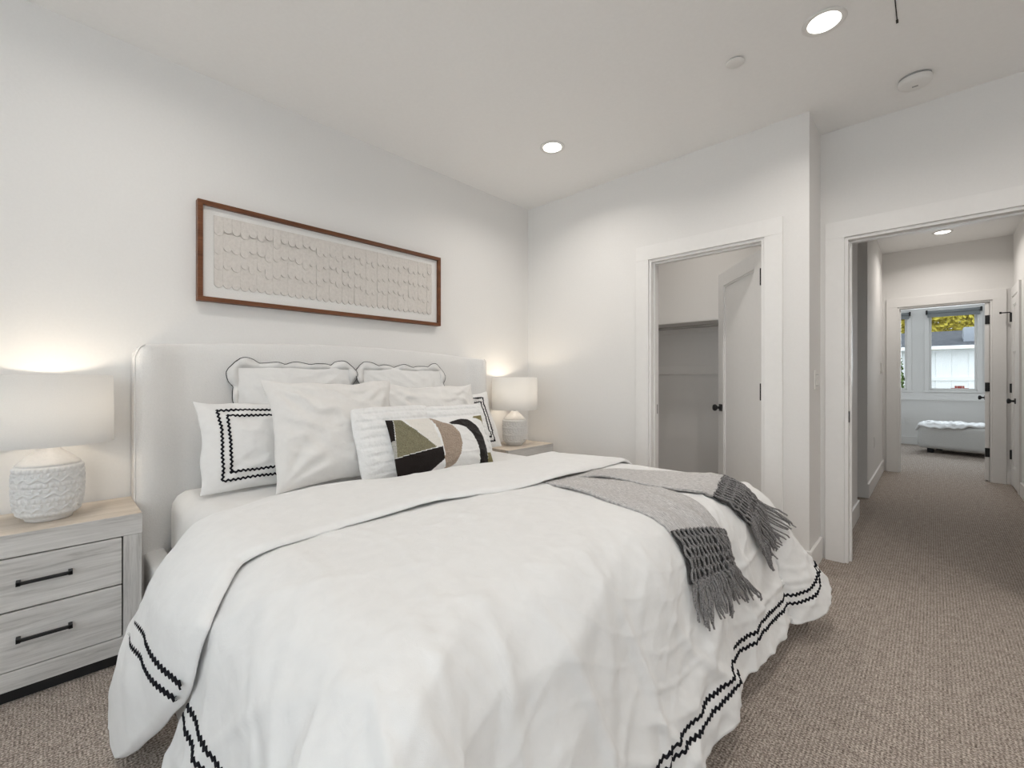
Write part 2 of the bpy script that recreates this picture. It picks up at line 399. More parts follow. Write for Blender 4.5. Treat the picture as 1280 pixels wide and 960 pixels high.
# windows -----------------------------------------------------------------
def window(name, axis, pos, thick, a0, a1, z0, z1, inner, bars=(), casing_w=0.045):
    """frame, sash and pane set in a wall; inner = -1/+1 side that faces the room"""
    root = struct(empty(name))
    def bx(bm, l, r, t0, t1, b, t, bev=0.003):
        lo, hi = sorted((pos + t0, pos + t1))
        if axis == 'x': add_box(bm, lo, hi, l, r, b, t, bev)
        else: add_box(bm, l, r, lo, hi, b, t, bev)
    bm = bmesh.new(); s = inner
    for l, r, b, t in [(a0 - casing_w, a0 + 0.012, z0 - 0.012, z1 + casing_w), (a1 - 0.012, a1 + casing_w, z0 - 0.012, z1 + casing_w), (a0, a1, z1 - 0.012, z1 + casing_w)]:
        bx(bm, l, r, 0, s * 0.018, b, t)
    bx(bm, a0 - casing_w - 0.02, a1 + casing_w + 0.02, -s * 0.06, s * 0.035, z0 - 0.025, z0)
    bx(bm, a0, a0 + 0.014, 0, thick, z0, z1); bx(bm, a1 - 0.014, a1, 0, thick, z0, z1); bx(bm, a0, a1, 0, thick, z1 - 0.014, z1); bx(bm, a0, a1, 0, thick, z0 - 0.004, z0 + 0.01)
    bm_obj('window_frame', bm, M['trim'], root)
    bm = bmesh.new(); t0, t1 = thick * 0.45, thick * 0.75
    for l, r, b, t in [(a0 + 0.012, a0 + 0.045, z0 + 0.01, z1 - 0.012), (a1 - 0.045, a1 - 0.012, z0 + 0.01, z1 - 0.012), (a0 + 0.04, a1 - 0.04, z1 - 0.05, z1 - 0.012), (a0 + 0.04, a1 - 0.04, z0 + 0.01, z0 + 0.045)]:
        bx(bm, l, r, t0, t1, b, t)
    for c in bars: bx(bm, c - 0.02, c + 0.02, t0, t1, z0 + 0.04, z1 - 0.04)
    sash = bm_obj('sash', bm, M['trim'], root)
    bm = bmesh.new(); bx(bm, a0 + 0.04, a1 - 0.04, thick * 0.58, thick * 0.62, z0 + 0.04, z1 - 0.04, 0)
    bm_obj('pane', bm, M['glass'], sash)
    return root
window('window_1', 'y', YWIN, 0.14, *WIN1[:2], *WIN1[2:], -1)
window('window_2', 'y', YWIN, 0.14, *WIN2[:2], *WIN2[2:], -1)
window('window_3', 'y', YB, -0.12, 0.8, 4.1, 0.65, 2.35, 1, bars=(1.9, 3.0), casing_w=0.09)
window('window_4', 'x', XR, 0.12, -2.9, -0.3, 0.65, 2.35, -1, bars=(-1.6,), casing_w=0.09)
bm = bmesh.new(); add_box(bm, 1.22, 4.93, YWIN - 0.022, YWIN, 0.81, 0.925, 0.003); add_box(bm, 1.22, 4.93, YWIN - 0.035, YWIN, 0.795, 0.81, 0.003); trim(bm)

def roller_shade(a0, a1, z, label):
    r = tag(empty('roller_shade', ((a0 + a1) / 2, YWIN - 0.05, z)), label, 'window shade', 'roller shades of the far room')
    w = (a1 - a0) / 2
    bm = bmesh.new(); add_tube(bm, [(-w, 0, -0.03), (w, 0, -0.03)], 0.027, 16); bm_obj('roller', bm, M['shade_cloth'], r, True)
    box('fabric', -w + 0.01, w - 0.01, -0.004, 0.0, -0.10, -0.03, M['shade_cloth'], r, 0)
    box('hem_bar', -w + 0.01, w - 0.01, -0.010, 0.006, -0.118, -0.10, M['shade_cloth'], r, 0.003)
    for s in (-1, 1): box('bracket', s * (w + 0.002) - 0.012, s * (w + 0.002) + 0.012, -0.032, 0.034, -0.062, 0.006, M['black'], r, 0.004)
roller_shade(2.675, 3.325, 2.345, 'wide grey rolled-up window shade at top of right far-room window')
roller_shade(1.74, 2.455, 2.345, 'grey rolled-up shade over left far-room window, partly hidden by door jamb')

# doors -----------------------------------------------------------------
def leaf_panel(name, w, z0, z1, parent, t=0.035, rail=0.11, mid=None):
    """door leaf: frame of stiles and rails round recessed panels, in local x 0..w, y -t/2..t/2"""
    bm = bmesh.new()
    add_box(bm, 0, rail, -t / 2, t / 2, z0, z1, 0.002); add_box(bm, w - rail, w, -t / 2, t / 2, z0, z1, 0.002)
    zs = [(z0, z0 + 0.20), (z1 - rail, z1)]
    if mid: zs.append((mid, mid + rail))
    for a, b in zs: add_box(bm, rail, w - rail, -t / 2, t / 2, a, b, 0.002)
    add_box(bm, rail - 0.004, w - rail + 0.004, -t / 2 + 0.010, t / 2 - 0.010, z0 + 0.19, z1 - rail + 0.004, 0)
    zz = sorted(zs)
    for (a, b), (c, d) in zip(zz, zz[1:]):      # ogee bead round each panel
        for s in (-1, 1):
            y0, y1 = sorted((s * (t / 2 - 0.011), s * (t / 2 - 0.003)))
            for q in [(rail, rail + 0.014, b, c), (w - rail - 0.014, w - rail, b, c), (rail, w - rail, b, b + 0.014), (rail, w - rail, c - 0.014, c)]:
                add_box(bm, q[0], q[1], y0, y1, q[2], q[3], 0.003)
    return bm_obj(name, bm, M['trim'], parent)
def knob(parent, x, y, z, side, plate=0.055):
    bm = bmesh.new(); s = side
    add_box(bm, x - plate / 2, x + plate / 2, min(y, y + s * 0.008), max(y, y + s * 0.008), z - plate / 2, z + plate / 2, 0.002)
    add_lathe(bm, [(0.011, 0.006), (0.010, 0.028), (0.018, 0.033), (0.026, 0.042), (0.027, 0.052), (0.022, 0.060), (0.008, 0.063)], 20, (x, y, z), 'y') if s > 0 else \
        add_lathe(bm, [(0.011, -0.006), (0.010, -0.028), (0.018, -0.033), (0.026, -0.042), (0.027, -0.052), (0.022, -0.060), (0.008, -0.063)], 20, (x, y, z), 'y')
    bm_obj('knob', bm, M['black'], parent)
def hinges(parent, x, y, zs, hx=0.013, hy=0.013):
    for z in zs:
        bm = bmesh.new(); add_box(bm, x - hx, x + hx, y - hy, y + hy, z - 0.05, z + 0.05, 0.002)
        add_tube(bm, [(x, y - hy, z - 0.054), (x, y - hy, z + 0.054)], 0.007, 10); bm_obj('hinge', bm, M['black'], parent)

# closet door, hinged on the right jamb, swung into the closet
d1 = struct(empty('door_1', (1.962, YC + 0.088, 0), R(180 - 51.5)))
leaf_panel('door_leaf', 0.745, 0.015, 2.006, d1)
knob(d1, 0.685, 0.0175, 0.93, 1); knob(d1, 0.685, -0.0175, 0.93, -1)
for z in (1.82, 1.075, 0.33): 
    bm = bmesh.new(); add_box(bm, -0.020, 0.016, 0.004, 0.022, z - 0.05, z + 0.05, 0.002); add_tube(bm, [(-0.006, 0.022, z - 0.055), (-0.006, 0.022, z + 0.055)], 0.008, 10)
    bm_obj('hinge', bm, M['black'], d1)
# leaf of the far room, open at right angles against the right jamb
d2 = struct(empty('door_2', (3.195, YFAR + 0.02, 0), R(86.3)))
leaf_panel('door_leaf', 0.76, 0.015, 2.02, d2, mid=1.35)
knob(d2, 0.69, 0.0175, 0.93, 1); knob(d2, 0.69, -0.0175, 0.93, -1)
for z in (1.83, 1.07, 0.33, ):
    box('hinge', -0.008, 0.006, -0.030, 0.016, z - 0.05, z + 0.05, M['black'], d2, 0.002)
# closed door in the hall's right wall
d3 = struct(empty('door_3', (XHR - 0.004, 7.20, 0), R(-90)))
leaf_panel('door_leaf', 0.42, 0.015, 2.03, d3, rail=0.08, t=0.03, mid=1.45)
knob(d3, 0.30, -0.015, 0.93, -1)
for z in (1.83, 1.06, 0.34): box('hinge', -0.022, 0.012, -0.03, -0.012, z - 0.05, z + 0.05, M['black'], d3, 0.002)
bm = bmesh.new(); add_tube(bm, [(-0.01, -0.022, 1.885), (-0.01, -0.095, 1.885)], 0.006, 8); add_tube(bm, [(-0.01, -0.09, 1.885), (-0.01, -0.105, 1.885)], 0.012, 10); bm_obj('hinge_stop', bm, M['black'], d3)
bm = bmesh.new(); add_box(bm, XHR - 0.018, XHR, 7.205, 7.279, 0, HEAD, 0.002); add_box(bm, XHR - 0.018, XHR, 6.68, 6.775, 0, HEAD, 0.002); add_box(bm, XHR - 0.018, XHR, 6.68, 7.279, HEAD, HEAD + 0.1, 0.002); trim(bm)
# strike plates
def plate(name, x0, x1, y0, y1, z0, z1, label, cat, mat='black'):
    return tag(box(name, x0, x1, y0, y1, z0, z1, M[mat], bevel=0.001), label, cat)
plate('strike_plate', 1.229, 1.232, YC + 0.071, YC + 0.098, 0.895, 0.965, 'small black strike plate on the left jamb of the closet doorway', 'strike plate')
plate('strike_plate', 2.366, 2.371, YE + 0.006, YE + 0.040, 0.885, 0.955, 'small black strike plate on the left jamb of the hall doorway', 'strike plate')

# ceiling fittings ---------------------------------------------------------
def recessed(x, y, label, power):
    r = tag(empty('recessed_light', (x, y, H)), label, 'ceiling light', 'recessed ceiling lights')
    bm = bmesh.new(); add_lathe(bm, [(0.068, 0.0), (0.082, 0.0), (0.084, -0.004), (0.080, -0.008), (0.066, -0.006), (0.060, -0.003)], 48, cap=False)
    bm_obj('trim_ring', bm, M['plastic'], r, True)
    bm = bmesh.new(); add_lathe(bm, [(0.064, -0.0005), (0.063, -0.004), (0.03, -0.006), (0.002, -0.0065)], 40); bm_obj('lens', bm, M['lens'], r, True)
    l = area('can_and_fill_light', (x, y, H - 0.012), (0, 0, 0), 0.12, 0.12, power, WARM, 'DISK', 150)
    return r
recessed(0.868, 2.378, 'round recessed light in the bedroom ceiling near the headboard wall', P_CAN)
recessed(2.402, 2.376, 'round recessed light in the bedroom ceiling nearest the hall doorway', P_CAN)
recessed(2.828, 6.65, 'round recessed light in the hall ceiling beyond the doorway', P_HALL)
# the row's other pair, over the near side of the bed, above the frame: light only
area('can_and_fill_light', (0.868, 0.25, H - 0.012), (0, 0, 0), 0.12, 0.12, P_CAN * 0.8, WARM, 'DISK', 165)
area('can_and_fill_light', (2.402, 0.25, H - 0.012), (0, 0, 0), 0.12, 0.12, P_CAN * 0.8, WARM, 'DISK', 165)
area('can_and_fill_light', (3.94, 2.376, H - 0.012), (0, 0, 0), 0.12, 0.12, P_CAN * 1.3, WARM, 'DISK', 165)  # fill: unseen light added to brighten the right side of the room
area('can_and_fill_light', (3.94, 0.25, H - 0.012), (0, 0, 0), 0.12, 0.12, P_CAN * 1.3, WARM, 'DISK', 165)  # fill: second unseen light, added to lift the right side too
area('can_and_fill_light', (1.25, 3.75, H - 0.012), (0, 0, 0), 0.12, 0.12, 5.5, WARM, 'DISK', 165)   # the closet's own ceiling light, above the door head

s = tag(empty('smoke_detector', (2.684, 3.15, H)), 'white round smoke detector on the ceiling near the entry wall', 'smoke detector')
bm = bmesh.new(); add_lathe(bm, [(0.066, 0.0), (0.066, -0.008)], 40); bm_obj('base_ring', bm, M['grey_plastic'], s, True)
bm = bmesh.new(); add_lathe(bm, [(0.062, -0.008), (0.070, -0.012), (0.068, -0.030), (0.058, -0.040), (0.030, -0.044), (0.002, -0.045)], 40); bm_obj('cover', bm, M['plastic'], s, True)
bm = bmesh.new(); add_box(bm, -0.012, 0.012, -0.006, 0.004, -0.047, -0.043, 0.001); bm_obj('test_button', bm, M['grey_plastic'], s)
c = tag(empty('sprinkler_cover', (2.036, 2.368, H)), 'flat round white sprinkler cover plate on the bedroom ceiling', 'sprinkler cover')
bm = bmesh.new(); add_lathe(bm, [(0.036, 0.0), (0.036, -0.005)], 36); bm_obj('gap_ring', bm, M['grey_plastic'], c, True)
bm = bmesh.new(); add_lathe(bm, [(0.041, -0.005), (0.042, -0.007), (0.040, -0.009), (0.002, -0.010)], 36); bm_obj('cover_plate', bm, M['plastic'], c, True)
bm = bmesh.new(); add_box(bm, 2.6355, 2.6395, 1.6, 2.60, H - 0.003, H, 0); add_box(bm, 2.6335, 2.6415, 2.585, 2.606, H - 0.004, H, 0); trim(bm, M['dark'])

def wall_plate(name, loc, rz, w, h, label, cat, kind):
    r = tag(empty(name, loc, rz), label, cat)     # local: +y away from the wall
    box('cover_plate', -w / 2, w / 2, 0, 0.006, -h / 2, h / 2, M['plastic'], r, 0.002)
    if kind == 'switch':
        for dx in (-0.023, 0.023): 
            box('rocker', dx - 0.016, dx + 0.016, 0.006, 0.0095, -0.033, 0.033, M['plastic'], r, 0.0015)
        box('gap', -0.0405, 0.0405, 0.0055, 0.0066, -0.036, 0.036, M['grey_plastic'], r, 0)
    elif kind == 'outlet':
        for dz in (-0.02, 0.02): box('socket', -0.016, 0.016, 0.006, 0.0085, dz - 0.014, dz + 0.014, M['plastic'], r, 0.002)
    else:
        box('sensor_panel', -w * 0.36, w * 0.36, 0.006, 0.018, -h * 0.40, h * 0.40, M['plastic'], r, 0.004)
    return r
wall_plate('light_switch', (XC, 3.315, 1.152), R(-90), 0.118, 0.118, 'white double light switch on the narrow return wall by the hall doorway', 'light switch', 'switch')
wall_plate('thermostat', (XH, 7.02, 1.30), R(-90), 0.11, 0.15, 'white thermostat panel on the left hall wall', 'thermostat', 'panel')
wall_plate('power_outlet', (XH, 6.20, 0.47), R(-90), 0.075, 0.118, 'white outlet low on the left hall wall above the baseboard', 'outlet', 'outlet')
wall_plate('power_outlet', (2.42, YWIN, 0.43), R(180), 0.075, 0.118, 'white outlet under the left window of the far room', 'outlet', 'outlet')

# closet fittings
r = tag(empty('closet_shelf', (0.45, YCB, 1.685)), 'white shelf running across the back of the closet', 'shelf')
box('shelf_board', 0, 1.74, -0.30, 0, 0, 0.022, M['trim'], r); box('cleat', 0, 1.74, -0.018, 0, -0.07, 0, M['trim'], r)
r = tag(empty('closet_rod', (0.45, 4.13, 1.645)), 'metal hanging rod under the closet shelf', 'clothes rod')
bm = bmesh.new(); add_tube(bm, [(0.002, 0, 0), (1.738, 0, 0)], 0.013, 14); bm_obj('rod', bm, M['steel'], r, True)
for x in (0.0, 1.728): box('rod_socket', x, x + 0.012, -0.025, 0.025, -0.03, 0.03, M['plastic'], r, 0.002)
tag(box('wall_cleat', 0.45, 2.19, YCB - 0.020, YCB, 1.205, 1.288, M['trim'], bevel=0.003), 'white horizontal batten across the closet back below the rod', 'batten')

# ---------------------------------------------------------------- picture
pic = tag(empty('framed_artwork', (0, 1.2905, 1.82)), 'long walnut-framed relief artwork on the wall above the headboard', 'picture')
hw, hh = 0.7665, 0.259
bm = bmesh.new()
for q in [(-hw, hw, hh - 0.023, hh), (-hw, hw, -hh, -hh + 0.023), (-hw, -hw + 0.023, -hh + 0.023, hh - 0.023), (hw - 0.023, hw, -hh + 0.023, hh - 0.023)]:
    add_box(bm, 0.003, 0.047, q[0], q[1], q[2], q[3], 0.0015)
bm_obj('frame', bm, M['walnut'], pic)
box('mat_board', 0.006, 0.024, -hw + 0.022, hw - 0.022, -hh + 0.022, hh - 0.022, M['paper_white'], pic, 0)
bm = bmesh.new(); AW, AZ0, AZ1 = 0.692, -0.168, 0.196
add_box(bm, 0.0235, 0.0255, -AW, AW, AZ0, AZ1, 0)
rng = random.Random(3)
def tab(y, ztop, zbot, w, x0):
    pts = [(y - w, ztop), (y - w, zbot + w * 1.2)] + [(y + w * math.cos(a), zbot + w * 1.2 + w * 1.2 * math.sin(a)) for a in [PI + PI * k / 8 for k in range(1, 8)]] + [(y + w, zbot + w * 1.2), (y + w, ztop)]
    f = [bm.verts.new((x0 + 0.0022 + (0.0026 if z < ztop - 0.01 else 0), yy, z)) for yy, z in pts]; b = [bm.verts.new((x0, yy, z)) for yy, z in pts]
    bm.faces.new(f)
    for i in range(len(pts)): j = (i + 1) % len(pts); bm.faces.new((f[i], b[i], b[j], f[j]))
n = 34; pitch = 2 * AW / n; rows = 4; rp = (AZ1 - AZ0) / rows
for i in range(n):
    y = -AW + (i + 0.5) * pitch
    for k in range(rows):                         # lowest row first, upper rows overlap it
        j = rng.uniform(-0.022, 0.022) if k else 0
        zt = AZ0 + (k + 1) * rp + 0.004; zb = AZ0 + k * rp + j - (0.0 if k else 0.010) - rng.uniform(0, .006)
        tab(y, min(zt, AZ1), zb, pitch * (0.5 + rng.uniform(-0.03, 0.05)), 0.0245 + 0.0012 * k + 0.0012 * (i % 2))
bm_obj('artwork', bm, M['paper'], pic)

# ---------------------------------------------------------------- bed
bed = tag(empty('upholstered_bed', (0.0, 1.353, 0.0)), 'cream upholstered king bed with a tall arched headboard against the left wall', 'bed')
HW = 1.083
def top_z(d):                                    # d = |y - centre|
    z = 1.368 - 0.045 * (d / 1.0) ** 2
    e = d - (HW - 0.05)
    if e > 0: z -= 0.05 - math.sqrt(max(0.05 ** 2 - e * e, 0))
    return z
def front_x(d):
    t = min(max((d - (HW - 0.21)) / 0.17, 0), 1); t = t * t * (3 - 2 * t)
    return 0.095 + 0.065 * t - (0.02 * max(0, (d - HW + 0.03) / 0.03) ** 2)
ds = [0, 0.2, 0.4, 0.6, 0.75, 0.84] + [0.86 + 0.015 * k for k in range(14)] + [1.062, 1.07, 1.077, 1.081, HW]
ys = [-d for d in ds[:0:-1]] + ds
zf = [0.0, 0.2, 0.4, 0.6, 0.75, 0.9, 1.0, 1.1, 1.2, 1.26]
V = []; nr = 0
for y in ys:
    d = abs(y); zt = top_z(d); fx = front_x(d); ring = []
    rr = 0.022
    for z in zf: ring.append((fx, y, min(z, zt - rr)))
    for k in range(1, 6): a = PI / 2 * k / 5; ring.append((fx - rr + rr * math.cos(a), y, zt - rr + rr * math.sin(a)))
    ring.append((0.03, y, zt)); ring.append((0.008, y, zt - 0.012)); ring.append((0.006, y, 0.0)); nr = len(ring); V += ring
F = [tuple(f) for f in grid_faces(len(ys), nr)]
F += [tuple(range(nr)), tuple(range((len(ys) - 1) * nr, len(ys) * nr))[::-1]]
hb = mesh_obj('headboard', V, F, M['boucle'], bed, True)
bm = bmesh.new(); bm.from_mesh(hb.data); bmesh.ops.recalc_face_normals(bm, faces=bm.faces); bm.to_mesh(hb.data); bm.free()
for s in (-1, 1):
    bm = bmesh.new(); pts = [(0.1445, s * (HW + 0.001), 0.02), (0.1445, s * (HW + 0.001), 0.7)] + [(front_x(abs(d)) , s * d, top_z(d)) for d in (1.081, 1.07, 1.05)]
    pts[2] = (0.142, s * (HW + 0.0005), top_z(HW) - 0.01)
    add_tube(bm, pts, 0.0035, 8); bm_obj('piping', bm, M['boucle'], bed, True)
for s in (-1, 1):
    y0, y1 = sorted((s * 0.972, s * 1.053)); box('side_rail', 0.10, 2.18, y0, y1, 0.0, 0.368, M['bedside'], bed, 0.022, 4, True)
box('foot_rail', 2.10, 2.185, -0.96, 0.96, 0.0, 0.368, M['bedside'], bed, 0.022, 4, True)
box('slat_deck', 0.10, 2.10, -0.97, 0.97, 0.22, 0.30, M['dark'], bed, 0.005)

mat = tag(empty('mattress', (1.125, 1.353, 0.30)), 'king mattress in a white fitted sheet, on the cream bed base', 'mattress')
bm = bmesh.new(); add_box(bm, -0.95, 0.95, -0.92, 0.92, 0.0, 0.25, 0.03, 3); bm_obj('mattress_core', bm, M['grey_plastic'], mat, True)
# fitted sheet: puffed box with slightly wavy skirt
def rounded_sheet(nu=90, nv=90):
    V = []; hx, hy, rr = 0.995, 0.958, 0.075
    us = np.linspace(-1, 1, nu); L = 0.22
    for a in np.linspace(-1 - 0.25, 1 + 0.25, nu):
        for b in np.linspace(-1 - 0.25, 1 + 0.25, nv):
            ca, cb = max(-1, min(1, a)), max(-1, min(1, b))
            ox, oy = (abs(a) - 1) / 0.25 if abs(a) > 1 else 0, (abs(b) - 1) / 0.25 if abs(b) > 1 else 0
            s = max(ox, oy) * 0.30; ang = math.atan2(oy, ox) if s > 0 else 0
            arc = rr * PI / 2; t = min(s, arc); o = rr * math.sin(t / rr); v = rr * (1 - math.cos(t / rr)) + max(0, s - arc)
            x = ca * (hx - rr) + math.copysign(o * math.cos(ang) if s else 0, a); y = cb * (hy - rr) + math.copysign(o * math.sin(ang) if s else 0, b)
            wv = 0.004 * math.sin(x * 23 + 1) * math.sin(y * 19) * min(1, v / 0.1)
            z = 0.333 - v + 0.003 * noise.noise(Vector((x * 5, y * 5, 0)))
            V.append((x + math.copysign(wv, a) * (ox > 0), y + math.copysign(wv, b) * (oy > 0), z))
    return V, grid_faces(nu, nv)
V, F = rounded_sheet(); mesh_obj('fitted_sheet', V, F, M['sheet'], mat, True)

# ---------------------------------------------------------------- duvet
XE, YN, YF, ZT = 2.0, .455, 2.24, .685
LF, LN, LR = .72, .74, .5
def base_raw(p, q):
    p, q = np.broadcast_arrays(np.asarray(p, float), np.asarray(q, float))
    dx = np.maximum(p - XE, 0); near = q < YN
    dy = np.where(near, YN - q, np.maximum(q - YF, 0)); L2 = np.where(near, LN, LR)
    a = dx / LF; b = dy / L2
    ang = np.arctan2(b, a + 1e-9); c = np.sin(2 * ang) * ((a > 0) & (b > 0))
    s = np.maximum(a, b) * (LF * np.cos(ang) ** 2 + L2 * np.sin(ang) ** 2 + .10 * c)
    w = np.cos(ang) ** 2
    far = np.where(near, 0.3, 1.0)
    r = .20 + .09 * c; fl = np.radians(10.5 + 2.5 * w + 24 * c * far)
    pm = np.pi / 2 - fl; arc = r * pm
    t = np.minimum(s, arc); o = r * np.sin(t / r); v = r * (1 - np.cos(t / r)); e = np.maximum(s - arc, 0)
    o = o + e * np.sin(fl); v = v + e * np.cos(fl)
    e2 = np.clip(e / .45, 0, 1.2)
    fold = .015 * np.sin(q * 9.5 + .6) + .007 * np.sin(q * 21 + 1.)
    fold2 = .010 * np.sin(p * 11 + 2)
    o = o + e2 * (fold * w + fold2 * (1 - w)) * np.where(near, .5, 1)
    nx = np.where(s > 0, np.cos(ang), 0); ny = np.where(near, -1, 1) * np.where(s > 0, np.sin(ang), 0)
    x = np.minimum(p, XE) + nx * o; y = np.clip(q, YN, YF) + ny * o
    crown = .022 * np.clip(1 - ((y - 1.35) / .95) ** 2, 0, 1) * np.clip((2.3 - x) / .5, 0, 1)
    head = .036 * np.clip((1.75 - x) / .75, 0, 1) ** 1.3
    return np.stack([x, y, ZT - v + crown - head], -1)
def base_n(p, q, e=3e-3):
    A = base_raw(p + e, q) - base_raw(p - e, q); B = base_raw(p, q + e) - base_raw(p, q - e)
    n = np.cross(A, B); return n / np.maximum(np.linalg.norm(n, axis=-1, keepdims=True), 1e-9)
RS = np.random.RandomState(5)
WD = [(RS.uniform(0, 6.28), RS.uniform(9, 26), RS.uniform(0, 6.28), RS.uniform(0, 6.28), RS.uniform(0, 6.28)) for _ in range(16)]
def crinkle(p, q, n0=0, n1=16):
    w = 0
    for th, k, ph, a, b in WD[n0:n1]:
        u = p * math.cos(th) + q * math.sin(th)
        wx = 0.05 * np.sin(p * 7 + a) + 0.05 * np.sin(q * 6 + b)
        m = np.clip(np.sin(p * 3.1 + b) * np.sin(q * 2.7 + a) + 0.15, 0, 1)
        w = w + m * (np.exp(-(np.sin((u + wx) * k * .5 + ph)) ** 2 * 20) - 0.17)
    return w
WD2 = [(RS.uniform(0, 6.28), RS.uniform(34, 80), RS.uniform(0, 6.28), RS.uniform(0, 6.28), RS.uniform(0, 6.28)) for _ in range(16)]
def fine_crinkle(p, q):
    w = 0
    for th, k, ph, a, b in WD2:
        u = p * math.cos(th) + q * math.sin(th)
        wx = 0.03 * np.sin(p * 13 + a) + 0.03 * np.sin(q * 11 + b)
        m = np.clip(np.sin(p * 5.3 + b) * np.sin(q * 4.7 + a) - .15, 0, 1)
        w = w + m * np.exp(-(np.sin((u + wx) * k * .5 + ph)) ** 2 * 12)
    return w
def duvet(p, q, h=0.0):
    p, q = np.broadcast_arrays(np.asarray(p, float), np.asarray(q, float))
    ov = np.clip((p - XE + .1) / .35, 0, 1); ovn = np.clip((YN + .05 - q) / .3, 0, 1)
    amp = .0022 + .0105 * np.maximum(ov, .45 * ovn) * np.clip((2.6 - q), .4, 1)
    h = h + .0048 * np.maximum(ov, .25 * ovn) * fine_crinkle(p, q) + amp * crinkle(p, q) + .006 * np.sin(p * 5 + q * 2.2) * np.sin(q * 4.1 + 1)
    # long soft drape folds on the foot side
    h = h + ov * .008 * np.sin(q * 16 + 3 * np.sin(p * 3))
    return base_raw(p, q) + base_n(p, q) * h[..., None]

DUV = tag(empty('duvet', (1.5, 1.353, 0.0)), 'white duvet with double black wavy trim, spread over the bed and folded back', 'duvet')
DO = np.array([1.5, 1.353, 0.0])
def s_near(q): return np.clip(YN - q, 0, 9)
def p_head(q):                                  # head-side edge of the lower layer, hidden under the fold
    s = s_near(q)
    near = np.interp(s, [0, .2, .30, .40, .476, .604, .74], [1.0, 1.2, 1.40, 1.475, 1.395, 1.35, 1.35])
    return np.where(q < YN, near, 1.0)
na, nb = 250, 300
qs = np.linspace(YN - LN, YF + LR, nb); aa = np.linspace(0, 1, na)
A, Q = np.meshgrid(aa, qs, indexing='ij'); Pp = p_head(Q) + (XE + LF - p_head(Q)) * A
V = duvet(Pp, Q).reshape(-1, 3) - DO
cover = mesh_obj('lower_layer', V, grid_faces(na, nb), M['duvet'], DUV)
md = cover.modifiers.new('thick', 'SOLIDIFY'); md.thickness = 0.028; md.offset = -1

# folded-back upper layer
BH_ = .030
def z_of(q): return base_raw(np.full_like(np.asarray(q, float), 1.2), q)[..., 2] + .03
XA_T = ([.48, .6, .9, 1.1, 1.5, 1.9, 2.3], [.90, .85, .86, .92, 1.0, .95, .94])
XB_T = ([.455, .58, .70, 1.0, 1.3, 1.57, 1.85, 2.15, 2.3], [1.41, 1.385, 1.375, 1.405, 1.48, 1.51, 1.505, 1.48, 1.47])
XA_Z = ([0, .02, .06, .135, .28, .45, .565, .63, .67], [.83, .77, .715, .69, .735, .88, .97, .96, .90])
XB_Z = ([0, .035, .155, .29, .40, .45, .485, .58, .64, .67], [.84, .95, 1.15, 1.32, 1.46, 1.50, 1.515, 1.525, 1.46, 1.41])
def xa(q): return np.where(q < YN, np.interp(z_of(q), *XA_Z), np.interp(q, *XA_T))
def xb(q): return np.where(q < YN, np.interp(z_of(q), *XB_Z), np.interp(q, *XB_T))
def band(x, q, h):
    x, q = np.broadcast_arrays(np.asarray(x, float), np.asarray(q, float))
    sidew = np.clip((YN - q) / .25, 0, 1)
    cn = np.clip((x - xa(q)) / np.maximum(xb(q) - xa(q), .02), 0, 1)
    puff = (1 - .7 * sidew) * .012 * np.sin(x * 9 + q * 3) * np.sin(q * 5 + 1.3) + .0022 * crinkle(x, q, 0, 9) + .040 * sidew * np.clip((z_of(q) - .02) / .30, 0, 1) * np.sin(PI * cn) ** .7 + .0035 * sidew * np.sin(x * 24 + 2 * np.sin(q * 9))
    hh = h + puff
    xc = np.minimum(x, XE - .02)
    return base_raw(xc, q) + base_n(xc, q) * hh[..., None]
nq = 300; qmin = YN - .785
qs = np.concatenate([np.linspace(qmin, YN, 120, endpoint=False), np.linspace(YN, YF + .42, 170)])
phi = np.linspace(-PI / 2, PI / 2, 9)[:-1]; cc = np.linspace(0, 1, 70)
rows = []
XAq, XBq = xa(qs), xb(qs)
for f in phi:                                   # rolled fold at the pillow side
    rows.append(band(XAq + .035 - .035 * math.cos(f), qs, np.full_like(qs, .004 + (BH_ + .006) * (.5 + .5 * math.sin(f)))))
for c in cc:
    x = XAq + .035 + (XBq - XAq - .035) * c
    hgt = BH_ + .006 * (1 - c) - .012 * max(0, (c - .95) / .05) ** 2
    rows.append(band(x, qs, np.full_like(qs, hgt)))
for f in (.5, 1.0): rows.append(band(XBq + .004 * (1 - f), qs, np.full_like(qs, BH_ - .012 - .008 * f)))
V = np.stack(rows, 0)
bnd = mesh_obj('folded_layer', V.reshape(-1, 3) - DO, grid_faces(len(rows), len(qs)), M['duvet'], DUV)
md = bnd.modifiers.new('thick', 'SOLIDIFY'); md.thickness = 0.012; md.offset = -1

